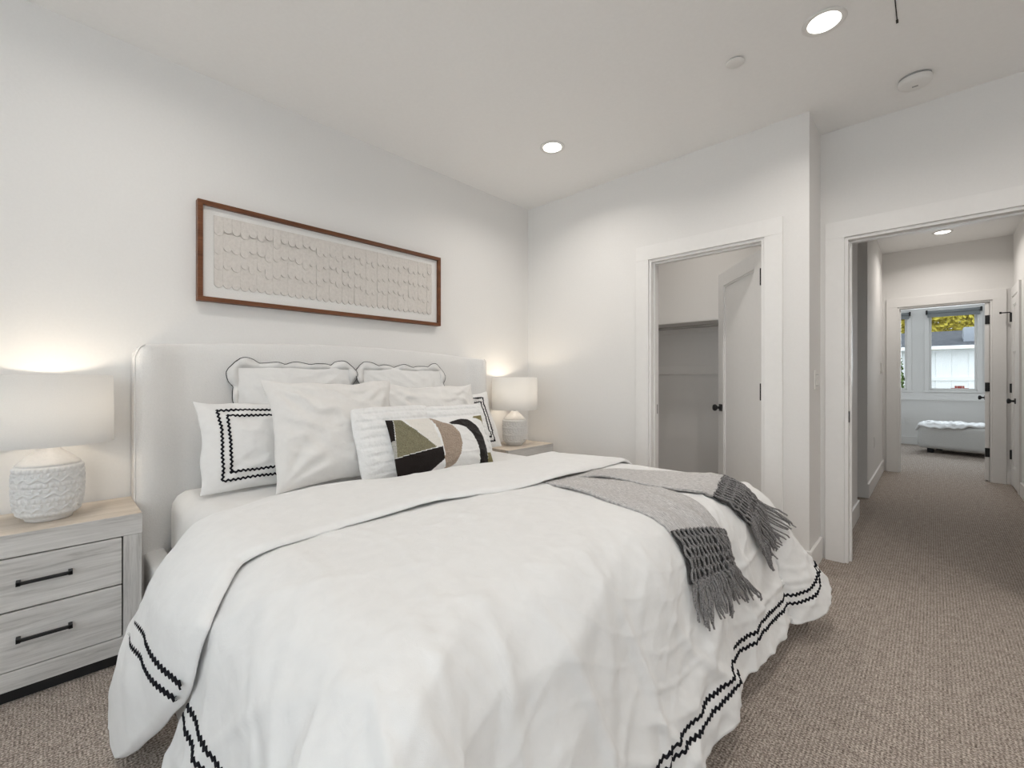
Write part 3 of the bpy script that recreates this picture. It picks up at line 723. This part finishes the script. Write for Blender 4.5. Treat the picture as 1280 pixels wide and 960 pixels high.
def ric_rac(name, P, N, parent, org, width=.0105, amp=.0034, wave=.021, mat='trimblack', lift=.0035):
    """wavy braid along the polyline P (with normals N)"""
    P = np.asarray(P, float); N = np.asarray(N, float)
    seg = np.linalg.norm(np.diff(P, axis=0), axis=1); s = np.concatenate([[0], np.cumsum(seg)])
    t = np.arange(0, s[-1], wave / 10); Pi = np.stack([np.interp(t, s, P[:, k]) for k in range(3)], -1); Ni = np.stack([np.interp(t, s, N[:, k]) for k in range(3)], -1)
    T = np.gradient(Pi, axis=0); T /= np.linalg.norm(T, axis=1, keepdims=True) + 1e-9; Lt = np.cross(Ni, T); Lt /= np.linalg.norm(Lt, axis=1, keepdims=True) + 1e-9
    c = Pi + Lt * (amp * np.sin(2 * PI * t / wave))[:, None]
    w = width / 2
    rows = np.stack([c - Lt * w - Ni * .002, c - Lt * w + Ni * lift * .6, c + Ni * lift, c + Lt * w + Ni * lift * .6, c + Lt * w - Ni * .002], 1)
    n = len(t); V = rows.reshape(-1, 3) - np.asarray(org)
    return mesh_obj(name, V, grid_faces(n, 5), M[mat], parent)
def nrm(fn, p, q, e=4e-3):
    A = fn(p + e, q) - fn(p - e, q); B = fn(p, q + e) - fn(p, q - e); n = np.cross(A, B); return n / (np.linalg.norm(n, axis=-1, keepdims=True) + 1e-9)
# trim of the lower layer: foot side and near side, parallel to the hem
for ins in (.085, .118):
    q = np.linspace(YN - LN + .02, YF + LR * .90, 900); k = 1 - ins / LF
    p = np.full_like(q, XE + LF * k)
    bfr = np.clip((q - YF) / LR, 0, 1)
    ric_rac('foot_trim', duvet(p, q), nrm(duvet, p, q), DUV, DO)
for s_ in (.414, .455):
    q = np.full(200, YN - s_); p = np.linspace(float(p_head(np.array(YN - s_))) + .004, XE + LF * .9, 200)
    ric_rac('side_trim', duvet(p, q), nrm(duvet, p, q), DUV, DO)
# trim of the folded layer's hanging flap
for zt_ in ([(0.85, 0.0542), (1.054, 0.1129), (1.268, 0.1227), (1.405, 0.1109), (1.486, 0.1129), (1.503, 0.107)], [(0.848, 0.0152), (0.997, 0.0542), (1.217, 0.0699), (1.393, 0.066), (1.465, 0.066), (1.474, 0.066)]):
    t_ = np.linspace(0, len(zt_) - 1, 240); x = np.interp(t_, range(len(zt_)), [a for a, b in zt_]); q = np.interp(t_, range(len(zt_)), [b for a, b in zt_])
    for _ in range(30): x[1:-1] = (x[:-2] + x[2:]) / 2; q[1:-1] = (q[:-2] + q[2:]) / 2
    fn = lambda p_, q_: band(p_, q_, np.full_like(p_, BH_ + .002))
    ric_rac('flap_trim', fn(x, q), nrm(fn, x, q), DUV, DO)

# ---------------------------------------------------------------- throw
THR = tag(empty('throw_blanket', (1.9, 1.7, 0.6)), 'grey knitted throw with fringed ends, draped across the foot of the white duvet', 'throw')
TO = np.array([1.9, 1.7, 0.6])
def strip(front, back, lift, name):
    ts = np.linspace(0, 1, 90); ws = np.linspace(0, 1, 46)
    def crv(pts):
        pts = np.array(pts); s = np.concatenate([[0], np.cumsum(np.linalg.norm(np.diff(pts, axis=0), axis=1))]); s /= s[-1]
        # smoothed polyline
        y = np.stack([np.interp(ts, s, pts[:, k]) for k in (0, 1)], -1)
        for _ in range(14): y[1:-1] = .25 * y[:-2] + .5 * y[1:-1] + .25 * y[2:]
        return y
    A, B = crv(front), crv(back)
    PQ = A[:, None, :] * (1 - ws)[None, :, None] + B[:, None, :] * ws[None, :, None]
    p, q = PQ[..., 0], PQ[..., 1]
    edge = np.minimum(ws, 1 - ws)[None, :]
    h = (lift + .005 * np.sin(ws * 17 + 1)[None, :] * np.sin(ts * 5)[:, None] + .005 * np.clip(edge / .06, 0, 1)) * (.15 + .85 * np.clip((p - 1.50) / .14, 0, 1)) + .002
    V = duvet(p, q, h)
    uv = np.stack(np.meshgrid(ts, ws * .6, indexing='ij'), -1).reshape(-1, 2)
    o = mesh_obj(name, V.reshape(-1, 3) - TO, grid_faces(len(ts), len(ws)), M['knit'], THR, uv=uv)
    m_ = o.modifiers.new('thick', 'SOLIDIFY'); m_.thickness = .009; m_.offset = -1
    return A[-1], B[-1]
def fringe(a, b, netA, netB, endA, endB, lift, n, seed):
    rg = random.Random(seed)
    a, b, netA, netB, endA, endB = map(np.array, (a, b, netA, netB, endA, endB))
    # dark open knotted band
    ts = np.linspace(-.03, 1.0, 24); ws = np.linspace(0.0, 1, 30)
    PQ = ((a[None, None] * (1 - ws)[None, :, None] + b[None, None] * ws[None, :, None]) * (1 - ts)[:, None, None] + (netA[None, None] * (1 - ws)[None, :, None] + netB[None, None] * ws[None, :, None]) * ts[:, None, None])
    V = duvet(PQ[..., 0], PQ[..., 1], lift - .002)
    o = mesh_obj('knotted_band', V.reshape(-1, 3) - TO, grid_faces(len(ts), len(ws)), M['net'], THR, uv=np.stack(np.meshgrid(ts, ws, indexing='ij'), -1).reshape(-1, 2))
    m_ = o.modifiers.new('thick', 'SOLIDIFY'); m_.thickness = .005; m_.offset = -1
    for i in range(n):
        w0 = (i + .5) / n; ph = 1 if i % 2 else -1; ln = rg.uniform(.78, 1.06); dv = rg.uniform(-.05, .05); wob = rg.uniform(0, 6)
        t = np.linspace(-.02, 1.0, 34); tri = (2 / PI) * np.arcsin(np.sin(t * PI * 5 + (0 if ph > 0 else PI)))
        w = w0 + .62 / n * tri
        net = (a * (1 - w)[:, None] + b * w[:, None]) * (1 - t)[:, None] + (netA * (1 - w)[:, None] + netB * w[:, None]) * t[:, None]
        t2 = np.linspace(0.03, 1, 26) * ln; w2 = w[-1] + dv * t2 ** 1.5 + .010 * np.sin(t2 * 9 + wob) * t2
        fr = (netA * (1 - w2)[:, None] + netB * w2[:, None]) * (1 - t2)[:, None] + (endA * (1 - w2)[:, None] + endB * w2[:, None]) * t2[:, None]
        pq = np.concatenate([net, fr]); hh = lift + .005 + .003 * np.concatenate([np.cos(t * PI * 5) * ph, np.zeros(26)]) + np.concatenate([np.zeros(34), .006 * np.sin(t2 * 5 + wob) * t2])
        P = duvet(pq[:, 0], pq[:, 1], hh) - TO
        bm = bmesh.new(); rad = [.0042] * 34 + [.0046 - .0014 * x for x in t2]
        add_tube(bm, [tuple(x) for x in P], rad, 6); bm_obj('tassel', bm, M['yarn'], THR, True)
def extra_tassels(netA, netB, endA, endB, lift, n, seed):
    rg = random.Random(seed); netA, netB, endA, endB = map(np.array, (netA, netB, endA, endB))
    for i in range(n):
        w0 = rg.uniform(.02, .98); ln = rg.uniform(.7, 1.08); dv = rg.uniform(-.07, .07); wob = rg.uniform(0, 6); t2 = np.linspace(-.06, 1, 28) * ln
        w2 = w0 + dv * np.sign(t2) * np.abs(t2) ** 1.5 + .012 * np.sin(t2 * 9 + wob) * t2
        fr = (netA * (1 - w2)[:, None] + netB * w2[:, None]) * (1 - t2)[:, None] + (endA * (1 - w2)[:, None] + endB * w2[:, None]) * t2[:, None]
        P = duvet(fr[:, 0], fr[:, 1], lift + .010 + .006 * np.sin(t2 * 5 + wob) * t2) - TO
        bm = bmesh.new(); add_tube(bm, [tuple(x) for x in P], [.0044 - .0014 * max(x, 0) for x in t2], 6); bm_obj('tassel', bm, M['yarn'], THR, True)
e1 = strip([(1.38, 1.56), (1.636, 1.484), (1.884, 1.424), (2.024, 1.40), (2.136, 1.42)], [(1.38, 1.99), (1.63, 1.93), (1.85, 1.79), (2.012, 1.70), (2.092, 1.692), (2.21, 1.72)], .008, 'front_panel')
fringe(e1[0], e1[1], (2.29, 1.385), (2.335, 1.755), (2.405, 1.335), (2.50, 1.88), .014, 28, 1); extra_tassels((2.29, 1.385), (2.335, 1.755), (2.42, 1.335), (2.49, 1.87), .014, 22, 11)
e2 = strip([(1.38, 1.68), (1.70, 1.72), (1.90, 1.70), (2.012, 1.74), (2.10, 1.87)], [(1.38, 2.00), (1.628, 1.945), (1.75, 2.00), (1.876, 2.08), (2.036, 2.188)], .018, 'rear_panel')
fringe(e2[0], e2[1], (2.25, 1.98), (2.20, 2.24), (2.455, 2.10), (2.345, 2.38), .016, 24, 2); extra_tassels((2.25, 1.98), (2.20, 2.24), (2.46, 2.10), (2.35, 2.38), .016, 18, 12)

# ---------------------------------------------------------------- pillows
def pil_surface(w, h, t, pk, seed, wr, quilted=False, ex=.52):
    rc = .07 if quilted else 0.0
    def f(u, v, side):
        x = w / 2 * u * (1 - pk * (1 - v * v)); y = h / 2 * v * (1 - pk * (1 - u * u)); k = 1 - rc * (u * v) ** 6; x *= k; y *= k
        x += .010 * wr / .006 * u * u * u * noise.noise(Vector((v * 1.6, seed, u))); y += .012 * wr / .006 * abs(v) ** 3 * max(v, -.3) * noise.noise(Vector((u * 1.9, seed + 5, v)))
        e = max((1 - u * u) * (1 - v * v), 0)
        z = side * t / 2 * e ** ex * (1 - .16 * v)
        nz = noise.noise(Vector((u * 1.7 + seed, v * 1.7, side * 3))) + .5 * noise.noise(Vector((u * 4 + v * 1.5 + seed, v * 4, side * 5)))
        r = 1 - abs(noise.noise(Vector((u * 2.3 + v * 1.1 + seed * 1.7, v * 2.6 - u * .6, 7.7 + side)))) * 2.2
        z += side * wr * (nz + 1.0 * max(r, 0) ** 3) * min(1, e * 3)
        for cu in (-1, 1):                      # creases fanning out of the corners
            for cv in (-1, 1):
                du, dv = u - cu, v - cv; rr = math.hypot(du, dv)
                z += side * wr * .8 * math.sin(math.atan2(dv, du) * 13 + seed + cu * 2 + cv) * math.exp(-((rr - .5) / .3) ** 2) * min(1, e * 2)
        if quilted and side > 0:
            z -= .0065 * math.exp(-(((v * h / 2) % .046) - .023) ** 2 / .00005) * min(1, e * 4); z += .002 * noise.noise(Vector((x * 40, y * 40, seed)))
        return Vector((x, y + h / 2, z))
    return f
def pillow(name, label, w, h, t, loc, lean, yaw=0.0, roll=0.0, mat='linen', pk=.07, wr=.006, seed=0.0, n=64, quilted=False, cat='pillow', group=None, ex=.52):
    f = pil_surface(w, h, t, pk, seed, wr, quilted, ex)
    us = [math.sin(PI / 2 * (-1 + 2 * i / (n - 1))) for i in range(n)]
    V = []
    for side in (1, -1):
        for u in us:
            for v in us: V.append(f(u, v, side))
    F = [tuple(a) for a in grid_faces(n, n)] + [tuple(a) for a in grid_faces(n, n, n * n, True)]
    me = bpy.data.meshes.new(name); me.from_pydata([tuple(v) for v in V], [], [tuple(map(int, a)) for a in F])
    bm = bmesh.new(); bm.from_mesh(me); bmesh.ops.remove_doubles(bm, verts=bm.verts, dist=1e-5); bmesh.ops.recalc_face_normals(bm, faces=bm.faces); bm.to_mesh(me); bm.free()
    o = link(name, me, M[mat], None, True)
    L = R(lean)
    mtx = Matrix(((0, -math.sin(L), math.cos(L)), (1, 0, 0), (0, math.cos(L), math.sin(L))))
    o.matrix_world = Matrix.Translation(loc) @ Matrix.Rotation(R(yaw), 4, 'Z') @ mtx.to_4x4() @ Matrix.Rotation(R(roll), 4, 'Z')
    tag(o, label, cat, group)
    o['surf'] = 0; del o['surf']
    return o, f
def fn_path(f, uv, w):
    P = np.array([f(u, v, 1) for u, v in uv]); N = []
    for u, v in uv:
        a = f(min(u + .01, .999), v, 1) - f(max(u - .01, -.999), v, 1); b = f(u, min(v + .01, .999), 1) - f(u, max(v - .01, -.999), 1); N.append(a.cross(b).normalized())
    return P, np.array(N)
def rect_uv(u0, u1, v0, v1, n=40):
    c = [(u0, v1), (u0, v0), (u1, v0), (u1, v1), (u0, v1)]; out = []
    for (a, b), (c2, d) in zip(c, c[1:]): out += [(a + (c2 - a) * k / n, b + (d - b) * k / n) for k in range(n)]
    return out + [c[0]]
ZM = 0.632                                        # top of the mattress
def scallop_sham(label, y, yaw, seed, loc_x=.20):
    w, h = .61, .575
    o, f = pillow('scalloped_pillow', label, w, h, .12, (loc_x, y, ZM + .02), 8, yaw, 0, 'linen', .0, .006, seed, group='scalloped pillows', ex=.8)
    # flat flange with scalloped outline
    def outline(k, grow):
        pass
    fw = .062; pts_in, pts_out = [], []
    def side_pts(ax, ay, bx, by, nx, ny):
        nn = 90
        for i in range(nn):
            s_ = i / nn; x = ax + (bx - ax) * s_; yv = ay + (by - ay) * s_
            c = min(s_, 1 - s_)
            if c < .16: g = .016 + .034 * math.sqrt(max(0, 1 - ((c - .07) / .10) ** 2)) if abs(c - .07) < .10 else .016
            else:
                tt = (s_ - .16) / .68; g = .014 + .022 * abs(math.sin(PI * tt * 3)) ** .7 * (1 if int(tt * 3) == 1 else .7)
            g += .004 * noise.noise(Vector((s_ * 9 + seed, ax * 7, ay * 5)))
            pts_in.append((x * .985, yv * .985)); pts_out.append((x + nx * g, yv + ny * g))
    a, b = w / 2, h / 2
    side_pts(-a, b, a, b, 0, 1); side_pts(a, b, a, -b, 1, 0); side_pts(a, -b, -a, -b, 0, -1); side_pts(-a, -b, -a, b, -1, 0)
    # round the corners: push corner samples outwards diagonally
    N = len(pts_out); P2 = []
    for i, (x, yv) in enumerate(pts_out):
        dx, dy = abs(x) - a * .80, abs(yv) - b * .80
        P2.append((x, yv))
    for _ in range(3): P2 = [((P2[i - 1][0] + P2[i][0] * 2 + P2[(i + 1) % N][0]) / 4, (P2[i - 1][1] + P2[i][1] * 2 + P2[(i + 1) % N][1]) / 4) for i in range(N)]
    def zf(i): return .010 * math.sin(i * .21 + seed) + .006 * math.sin(i * .47)
    V = [(x, yv + h / 2, 0) for x, yv in pts_in] + [(x, yv + h / 2, zf(i)) for i, (x, yv) in enumerate(P2)]
    F = [(i, (i + 1) % N, N + (i + 1) % N, N + i) for i in range(N)]
    fl = mesh_obj('flange', V, F, M['linen'], o); m_ = fl.modifiers.new('thick', 'SOLIDIFY'); m_.thickness = .004; m_.offset = 0
    bm = bmesh.new(); add_tube(bm, [(x, yv + h / 2, zf(i) + .001) for i, (x, yv) in enumerate(P2)][::2], .0021, 6, True); tag(bm_obj('piping', bm, M['trimblack'], o, True), 'thin black scalloped edging')
    return o
scallop_sham('white scalloped pillow with black edging, left rear against the headboard', .985, 0, 1.0)
scallop_sham('white scalloped pillow with black edging, right rear against the headboard', 1.685, 0, 4.0)

def ricrac_sham(label, y, x, yaw, roll, seed):
    w, h = .70, .435
    o, f = pillow('trimmed_pillow', label, w, h, .13, (x, y, ZM), 20, yaw, roll, 'linen', .06, .009, seed, group='black-trimmed pillows')
    for ix, iy in ((.075, .045), (.108, .078)):
        P, N = fn_path(f, rect_uv(-1 + 2 * ix / w, 1 - 2 * ix / w, -1 + 2 * iy / h, 1 - 2 * iy / h, 60), w)
        ric_rac('wavy_trim', P, N, o, (0, 0, 0), .0095, .0032, .020, lift=.005)
    return o
ricrac_sham('white pillow with double black wavy border at the left end of the pillow pile', .80, .42, 6, -3, 2.0)
ricrac_sham('white pillow with double black wavy border at the right end of the pillow pile', 2.005, .40, -3, 4, 9.0)
pillow('square_pillow', 'large plain white square pillow in front of the left scalloped pillow', .68, .535, .17, (.61, 1.04, ZM + .008), 17, 2, 0, 'linen2', .075, .013, 12.0, group='large plain pillows')
pillow('square_pillow', 'large plain white square pillow in front of the right scalloped pillow', .70, .50, .15, (.57, 1.655, ZM + .008), 14, -2, 0, 'linen2', .075, .013, 15.0, group='large plain pillows')
pillow('quilted_pillow', 'quilted white pillow left behind the patterned lumbar cushion', .50, .40, .12, (.745, 1.295, ZM + .006), 20, 2, 0, 'quilt', .03, .003, 20.0, 90, True, group='quilted pillows')
pillow('quilted_pillow', 'quilted white pillow right behind the patterned lumbar cushion', .50, .385, .12, (.74, 1.70, ZM + .006), 20, -2, 0, 'quilt', .03, .003, 25.0, 90, True, group='quilted pillows')

# patterned lumbar cushion
LW, LH = .65, .325
QC = [(340, 243), (992, 200), (1078, 545), (408, 617)]       # top-left, top-right, bottom-right, bottom-left of the pattern drawing
def poly_in(poly, x, y):
    c = False; j = len(poly) - 1
    for i in range(len(poly)):
        xi, yi = poly[i]; xj, yj = poly[j]
        if (yi > y) != (yj > y) and x < (xj - xi) * (y - yi) / (yj - yi) + xi: c = not c
        j = i
    return c
PATCH = [(1, [(325, 225), (380, 235), (390, 375), (398, 372), (375, 384), (345, 384)]),
         (4, [(355, 384), (402, 372), (412, 475), (375, 485)]),
         (2, [(382, 232), (430, 245), (470, 290), (622, 430), (402, 478)]),
         (1, [(380, 486), (660, 427), (675, 500), (550, 602), (500, 640), (395, 640)]),
         (5, [(440, 225), (600, 225), (650, 425), (622, 430), (480, 292)]),
         (3, [(598, 225), (690, 270), (745, 285), (785, 340), (797, 410), (785, 470), (750, 530), (710, 552), (680, 556), (676, 500), (660, 400), (635, 300)]),
         (1, [(722, 268), (760, 252), (820, 235), (870, 238), (925, 275), (970, 340), (995, 420), (1020, 600), (935, 600), (938, 500), (925, 420), (890, 350), (840, 300), (790, 280), (740, 278)]),
         (6, [(915, 225), (950, 180), (1000, 180), (1030, 310), (1012, 305), (985, 245), (945, 228)]),
         (1, [(1030, 355), (1040, 355), (1052, 450), (1044, 455)]),
         (6, [(1004, 462), (1095, 450), (1100, 600), (1016, 600)])]
lum, lf = pillow('lumbar_cushion', 'black, olive and tan patterned lumbar cushion at the front of the pillow pile', LW, LH, .11, (.855, 1.51, ZM + .012), 24, -1, -1, 'felt_cream', .03, .003, 31.0, 150, cat='cushion')
lum.data.materials.clear()
for k in ('linen', 'felt_black', 'felt_green', 'felt_tan', 'felt_grey', 'felt_cream', 'felt_green2'): lum.data.materials.append(M[k])
for p in lum.data.polygons:
    c = p.center
    if c.z < -0.002: p.material_index = 0; continue
    u = c.x / LW + .5; v = 1 - c.y / LH
    x = (QC[0][0] * (1 - u) + QC[1][0] * u) * (1 - v) + (QC[3][0] * (1 - u) + QC[2][0] * u) * v
    y = (QC[0][1] * (1 - u) + QC[1][1] * u) * (1 - v) + (QC[3][1] * (1 - u) + QC[2][1] * u) * v
    p.material_index = 0
    for k, poly in PATCH:
        if poly_in(poly, x, y): p.material_index = k

# ---------------------------------------------------------------- nightstands
def nightstand(y, label):
    r = tag(empty('nightstand', (0.018, y, 0)), label, 'nightstand', 'whitewashed two-drawer nightstands')
    D, w, Z = 0.367, 0.277, 0.607
    bm = bmesh.new(); add_box(bm, 0, D - .001, -w + .001, w - .001, Z - .03, Z, 0.002); bm_obj('top', bm, M['oak_lamp_tint'], r)
    box('top_apron', D - .030, D, -w, w, Z - .083, Z - .0015, M['oak_h'], r, 0.002)
    for s in (-1, 1):
        y0, y1 = sorted((s * (w - .002), s * (w - .060))); box('side_panel', 0, D - .002, y0, y1, .05, Z - .0835, M['oak_v'], r, 0.002)
    box('bottom_rail', 0, D - .003, -w + .0605, w - .0605, .05, .117, M['oak_h'], r, 0.002)
    box('back_panel', 0, .012, -w + .0605, w - .0605, .117, Z - .0835, M['oak_h'], r, 0.001)
    box('carcass_gap', .02, D - .022, -w + .0605, w - .0605, .117, Z - .0835, M['dark'], r, 0)
    for z0, z1 in ((.333, .519), (.121, .327)):
        d = box('drawer_front', D - .021, D - .003, -w + .0655, w - .0645, z0, z1, M['oak_h'], r, 0.0015)
        bm = bmesh.new(); zc = z1 - .088 if z0 > .3 else z1 - .098
        add_box(bm, D + .016, D + .026, -.072, .072, zc - .006, zc + .006, .0025)
        for s in (-1, 1): add_box(bm, D - .003, D + .026, s * .066 - .006, s * .066 + .006, zc - .008, zc + .008, .0015)
        bm_obj('handle', bm, M['black'], d)
    box('plinth', .01, D - .03, -w + .015, w - .015, 0, .05, M['black'], r, 0.001)
    return r
nightstand(-.008, 'whitewashed wood nightstand with two drawers at the left of the bed')
nightstand(2.722, 'whitewashed wood nightstand in the corner behind the bed, mostly hidden by the duvet')

# ---------------------------------------------------------------- table lamps
def table_lamp(x, y, z, label, mat='ceramic_grey'):
    r = tag(empty('table_lamp', (x, y, z)), label, 'table lamp', 'white drum-shade table lamps')
    n, m_ = 220, 130; V = []
    zs = np.linspace(.018, .215, m_)
    def rad(zz):
        return float(np.interp(zz, [.018, .03, .05, .08, .12, .16, .19, .208, .215], [.078, .087, .0935, .098, .100, .1005, .099, .0965, .093]))
    for i, zz in enumerate(zs):
        for j in range(n):
            a = 2 * PI * j / n; g = 0.0; t = (zz - .022) / .19
            if 0 < t < 1:
                row = int(t * 10); ft = t * 10 - row
                if row % 3 == 0: g = .0050 * abs(math.sin(a * 19)) ** .7 * math.sin(PI * ft) ** .5
                elif row % 3 == 1: g = .0046 * (1 if abs(ft - .5 - .36 * math.sin(a * 15)) < .17 else 0)
                else: g = .0044 * (1 if (math.cos(a * 28) * math.sin(PI * ft) > .45) else 0) + (.0018 if ft < .12 else 0)
            rr = rad(zz) + g; V.append((rr * math.cos(a), rr * math.sin(a), zz))
    F = []
    for i in range(m_ - 1):
        for j in range(n): a = i * n + j; b = i * n + (j + 1) % n; F.append((a, b, b + n, a + n))
    V.append((0, 0, .018)); V.append((0, 0, .215)); c0, c1 = len(V) - 2, len(V) - 1
    for j in range(n): F.append((c0, (j + 1) % n, j)); F.append((c1, (m_ - 1) * n + j, (m_ - 1) * n + (j + 1) % n))
    mesh_obj('body', V, F, M[mat], r)
    bm = bmesh.new(); add_lathe(bm, [(.060, 0), (.066, .002), (.068, .010), (.074, .0185)], 56); bm_obj('foot', bm, M['ceramic'], r, True)
    bm = bmesh.new(); add_lathe(bm, [(.092, .214), (.093, .218), (.088, .224), (.066, .246), (.046, .264), (.036, .274), (.032, .280), (.028, .284)], 56); bm_obj('shoulder', bm, M['ceramic'], r, True)
    bm = bmesh.new(); add_lathe(bm, [(.012, .283), (.012, .345), (.017, .347), (.017, .385), (.004, .387)], 24); bm_obj('socket', bm, M['steel'], r, True)
    sh = bmesh.new(); R0, R1, z0, z1 = .193, .190, .298, .567
    add_lathe(sh, [(R0, z0), (R1, z1), (R1 - .002, z1), (R0 - .002, z0), (R0, z0)], 72, cap=False)
    so = bm_obj('lamp_shade', sh, M['lampshade'], r, True)
    bm = bmesh.new()
    for k in range(3):
        a = 2 * PI * k / 3; add_tube(bm, [(.012 * math.cos(a), .012 * math.sin(a), .39), ((R1 - .004) * math.cos(a), (R1 - .004) * math.sin(a), .555)], .0018, 6)
    bm_obj('spider', bm, M['steel'], r)
    bm = bmesh.new(); bmesh.ops.create_uvsphere(bm, u_segments=20, v_segments=12, radius=.030); bmesh.ops.translate(bm, verts=bm.verts, vec=(0, 0, .425)); bm_obj('bulb', bm, M['bulb'], r, True)
    l = bpy.data.lights.new('lamp_light', 'POINT'); l.energy = P_LAMP; l.color = (1.0, .87, .70); l.shadow_soft_size = .035
    lo = bpy.data.objects.new('lamp_light', l); COL.objects.link(lo); lo.location = (x, y, z + .47)
    return r
table_lamp(.215, .002, .607, 'white drum-shade lamp with textured ceramic base on the left nightstand')
table_lamp(.205, 2.705, .607, 'white drum-shade lamp with ceramic base on the corner nightstand')

# ---------------------------------------------------------------- far room
ott = tag(empty('ottoman', (3.42, 9.70, 0), R(-14)), 'long pale grey upholstered ottoman beneath the far room window', 'ottoman')
bm = bmesh.new(); add_box(bm, -.80, .80, -.33, .33, .07, .44, .075, 6); bm_obj('cushion_body', bm, M['sofa'], ott, True)
for sx in (-.66, .66):
    for sy in (-.22, .22): box('foot', sx - .035, sx + .035, sy - .035, sy + .035, 0, .075, M['black'], ott, .004)
V = []; nu, nv = 90, 40
for i in range(nu):
    for j in range(nv):
        a = -.86 + 1.70 * i / (nu - 1); b = -.24 + .50 * j / (nv - 1) + .05 * math.sin(a * 5 + 1)
        zz = .475 + .022 * noise.noise(Vector((a * 6, b * 6, 1))) + .030 * noise.noise(Vector((a * 16, b * 16, 3))) - 1.2 * max(0, -b - .19) ** 1.2
        x, y = a, b
        if a < -.78: zz -= (-.78 - a) * 1.3; x = -.78 + (a + .78) * .5
        V.append((x, y - .10, zz))
th = mesh_obj('ottoman_throw', [(3.42 + x * math.cos(R(-14)) - y * math.sin(R(-14)), 9.70 + x * math.sin(R(-14)) + y * math.cos(R(-14)), z) for x, y, z in V], grid_faces(nu, nv), M['fur'])
m_ = th.modifiers.new('thick', 'SOLIDIFY'); m_.thickness = .025; m_.offset = -1
tag(th, 'fluffy white throw lying along the top of the ottoman', 'throw')
gb = tag(empty('guest_bed', (1.85, 9.1, 0)), 'edge of a white-covered bed just inside the far room doorway, left', 'bed')
bm = bmesh.new(); add_box(bm, -.55, .46, -.5, .9, .06, .58, .06, 4); bm_obj('bed_cover', bm, M['duvet'], gb, True)
for sx in (-.45, .38):
    for sy in (-.42, .8): box('bed_leg', sx - .03, sx + .03, sy - .03, sy + .03, 0, .08, M['black'], gb, .003)

# ---------------------------------------------------------------- outside
G0 = -3.3
struct(box('ground', -30, 40, YWIN + .3, 60, G0 - .2, G0, M['lawn'], bevel=0))
nh = tag(empty('neighbor_house', (4.5, 18.0, G0)), 'white board-and-batten house with dark shingle roof outside the far window', 'house')
bm = bmesh.new(); add_box(bm, -2.40, 6.0, 0, 6, 0, 5.32, 0)
for k in range(22): add_box(bm, -2.36 + k * .34 - .012, -2.36 + k * .34 + .012, -.022, 0, 0, 5.26, 0.003)
bm_obj('siding', bm, M['siding'], nh)
bm = bmesh.new(); add_box(bm, -2.45, -2.33, -.05, .02, 0, 5.32, .004); add_box(bm, -2.45, 6.1, -.05, .0, 4.42, 4.52, .004); bm_obj('corner_board', bm, M['siding'], nh)
bm = bmesh.new(); v = [bm.verts.new(p) for p in [(-5.2, -.35, 5.33), (6.4, -.35, 5.33), (6.4, 3.4, 6.04), (-5.2, 3.4, 6.04), (-5.2, -.35, 5.41), (6.4, -.35, 5.41), (6.4, 3.4, 6.12), (-5.2, 3.4, 6.12)]]
for f in [(0, 1, 2, 3), (4, 5, 6, 7), (0, 1, 5, 4), (1, 2, 6, 5), (2, 3, 7, 6), (3, 0, 4, 7)]: bm.faces.new([v[i] for i in f])
bm_obj('roof', bm, M['shingle'], nh)
box('gutter', -5.2, 6.4, -.43, -.35, 5.31, 5.41, M['siding'], nh, .01)
bm = bmesh.new(); v0 = []
add_box(bm, -1.10, .35, .45, 1.25, 5.50, 5.98, .02); o = bm_obj('skylight', bm, M['skylight'], nh)
ch = tag(empty('brick_chimney', (3.27, 16.9, G0)), 'small red brick chimney top seen low in the far window', 'chimney')
bm = bmesh.new(); add_box(bm, -.14, .14, -.14, .14, 0, 4.16, .004); add_box(bm, -.17, .17, -.17, .17, 4.10, 4.22, .004); bm_obj('stack', bm, M['brick'], ch)
box('cap', -.09, .09, -.09, .09, 4.22, 4.28, M['brick'], ch, .004)
def tree(name, x, y, zc, rx, rz, nl, mat, label, seed):
    r = tag(empty(name, (x, y, G0)), label, 'tree')
    rg = random.Random(seed); V = []; F = []
    for i in range(nl):
        while True:
            p = Vector((rg.uniform(-1, 1), rg.uniform(-1, 1), rg.uniform(-1, 1)))
            if .35 < p.length < 1 and noise.noise(p * 2.5 + Vector((seed, 0, 0))) > -.18: break
        c = Vector((p.x * rx, p.y * rx, p.z * rz + zc - G0)); s_ = rg.uniform(.05, .11)
        a = Vector((rg.uniform(-1, 1), rg.uniform(-1, 1), rg.uniform(-1, 1))).normalized(); b = a.orthogonal().normalized(); k = len(V)
        V += [c - a * s_, c + b * s_ * .6, c + a * s_, c - b * s_ * .6]; F.append((k, k + 1, k + 2, k + 3))
    mesh_obj('crown', V, F, M[mat], r, False)
    bm = bmesh.new(); add_tube(bm, [(0, 0, 0), (.05, 0, (zc - G0) * .5), (-.05, .1, zc - G0)], [.16, .12, .05], 10); bm_obj('trunk', bm, M['bark'], r, True)
tree('golden_tree', 3.0, 25.0, 3.3, 2.0, 1.25, 9000, 'leaf_y', 'golden yellow-leaved tree rising behind the dark roof', 1)
tree('evergreen_tree', 5.6, 32.5, 3.9, 1.7, 1.2, 5000, 'leaf_g', 'dark green tree behind the roof, right of the golden tree', 2)
tree('pale_tree', 0.85, 23.0, 2.9, .9, .8, 2500, 'leaf_p', 'pale green tree above the roof in the left far window', 3)
tree('garden_shrub', 1.74, 16.9, 1.15, .40, .95, 2600, 'leaf_g', 'green leafy shrub beside the white house corner, in the left far window', 4)
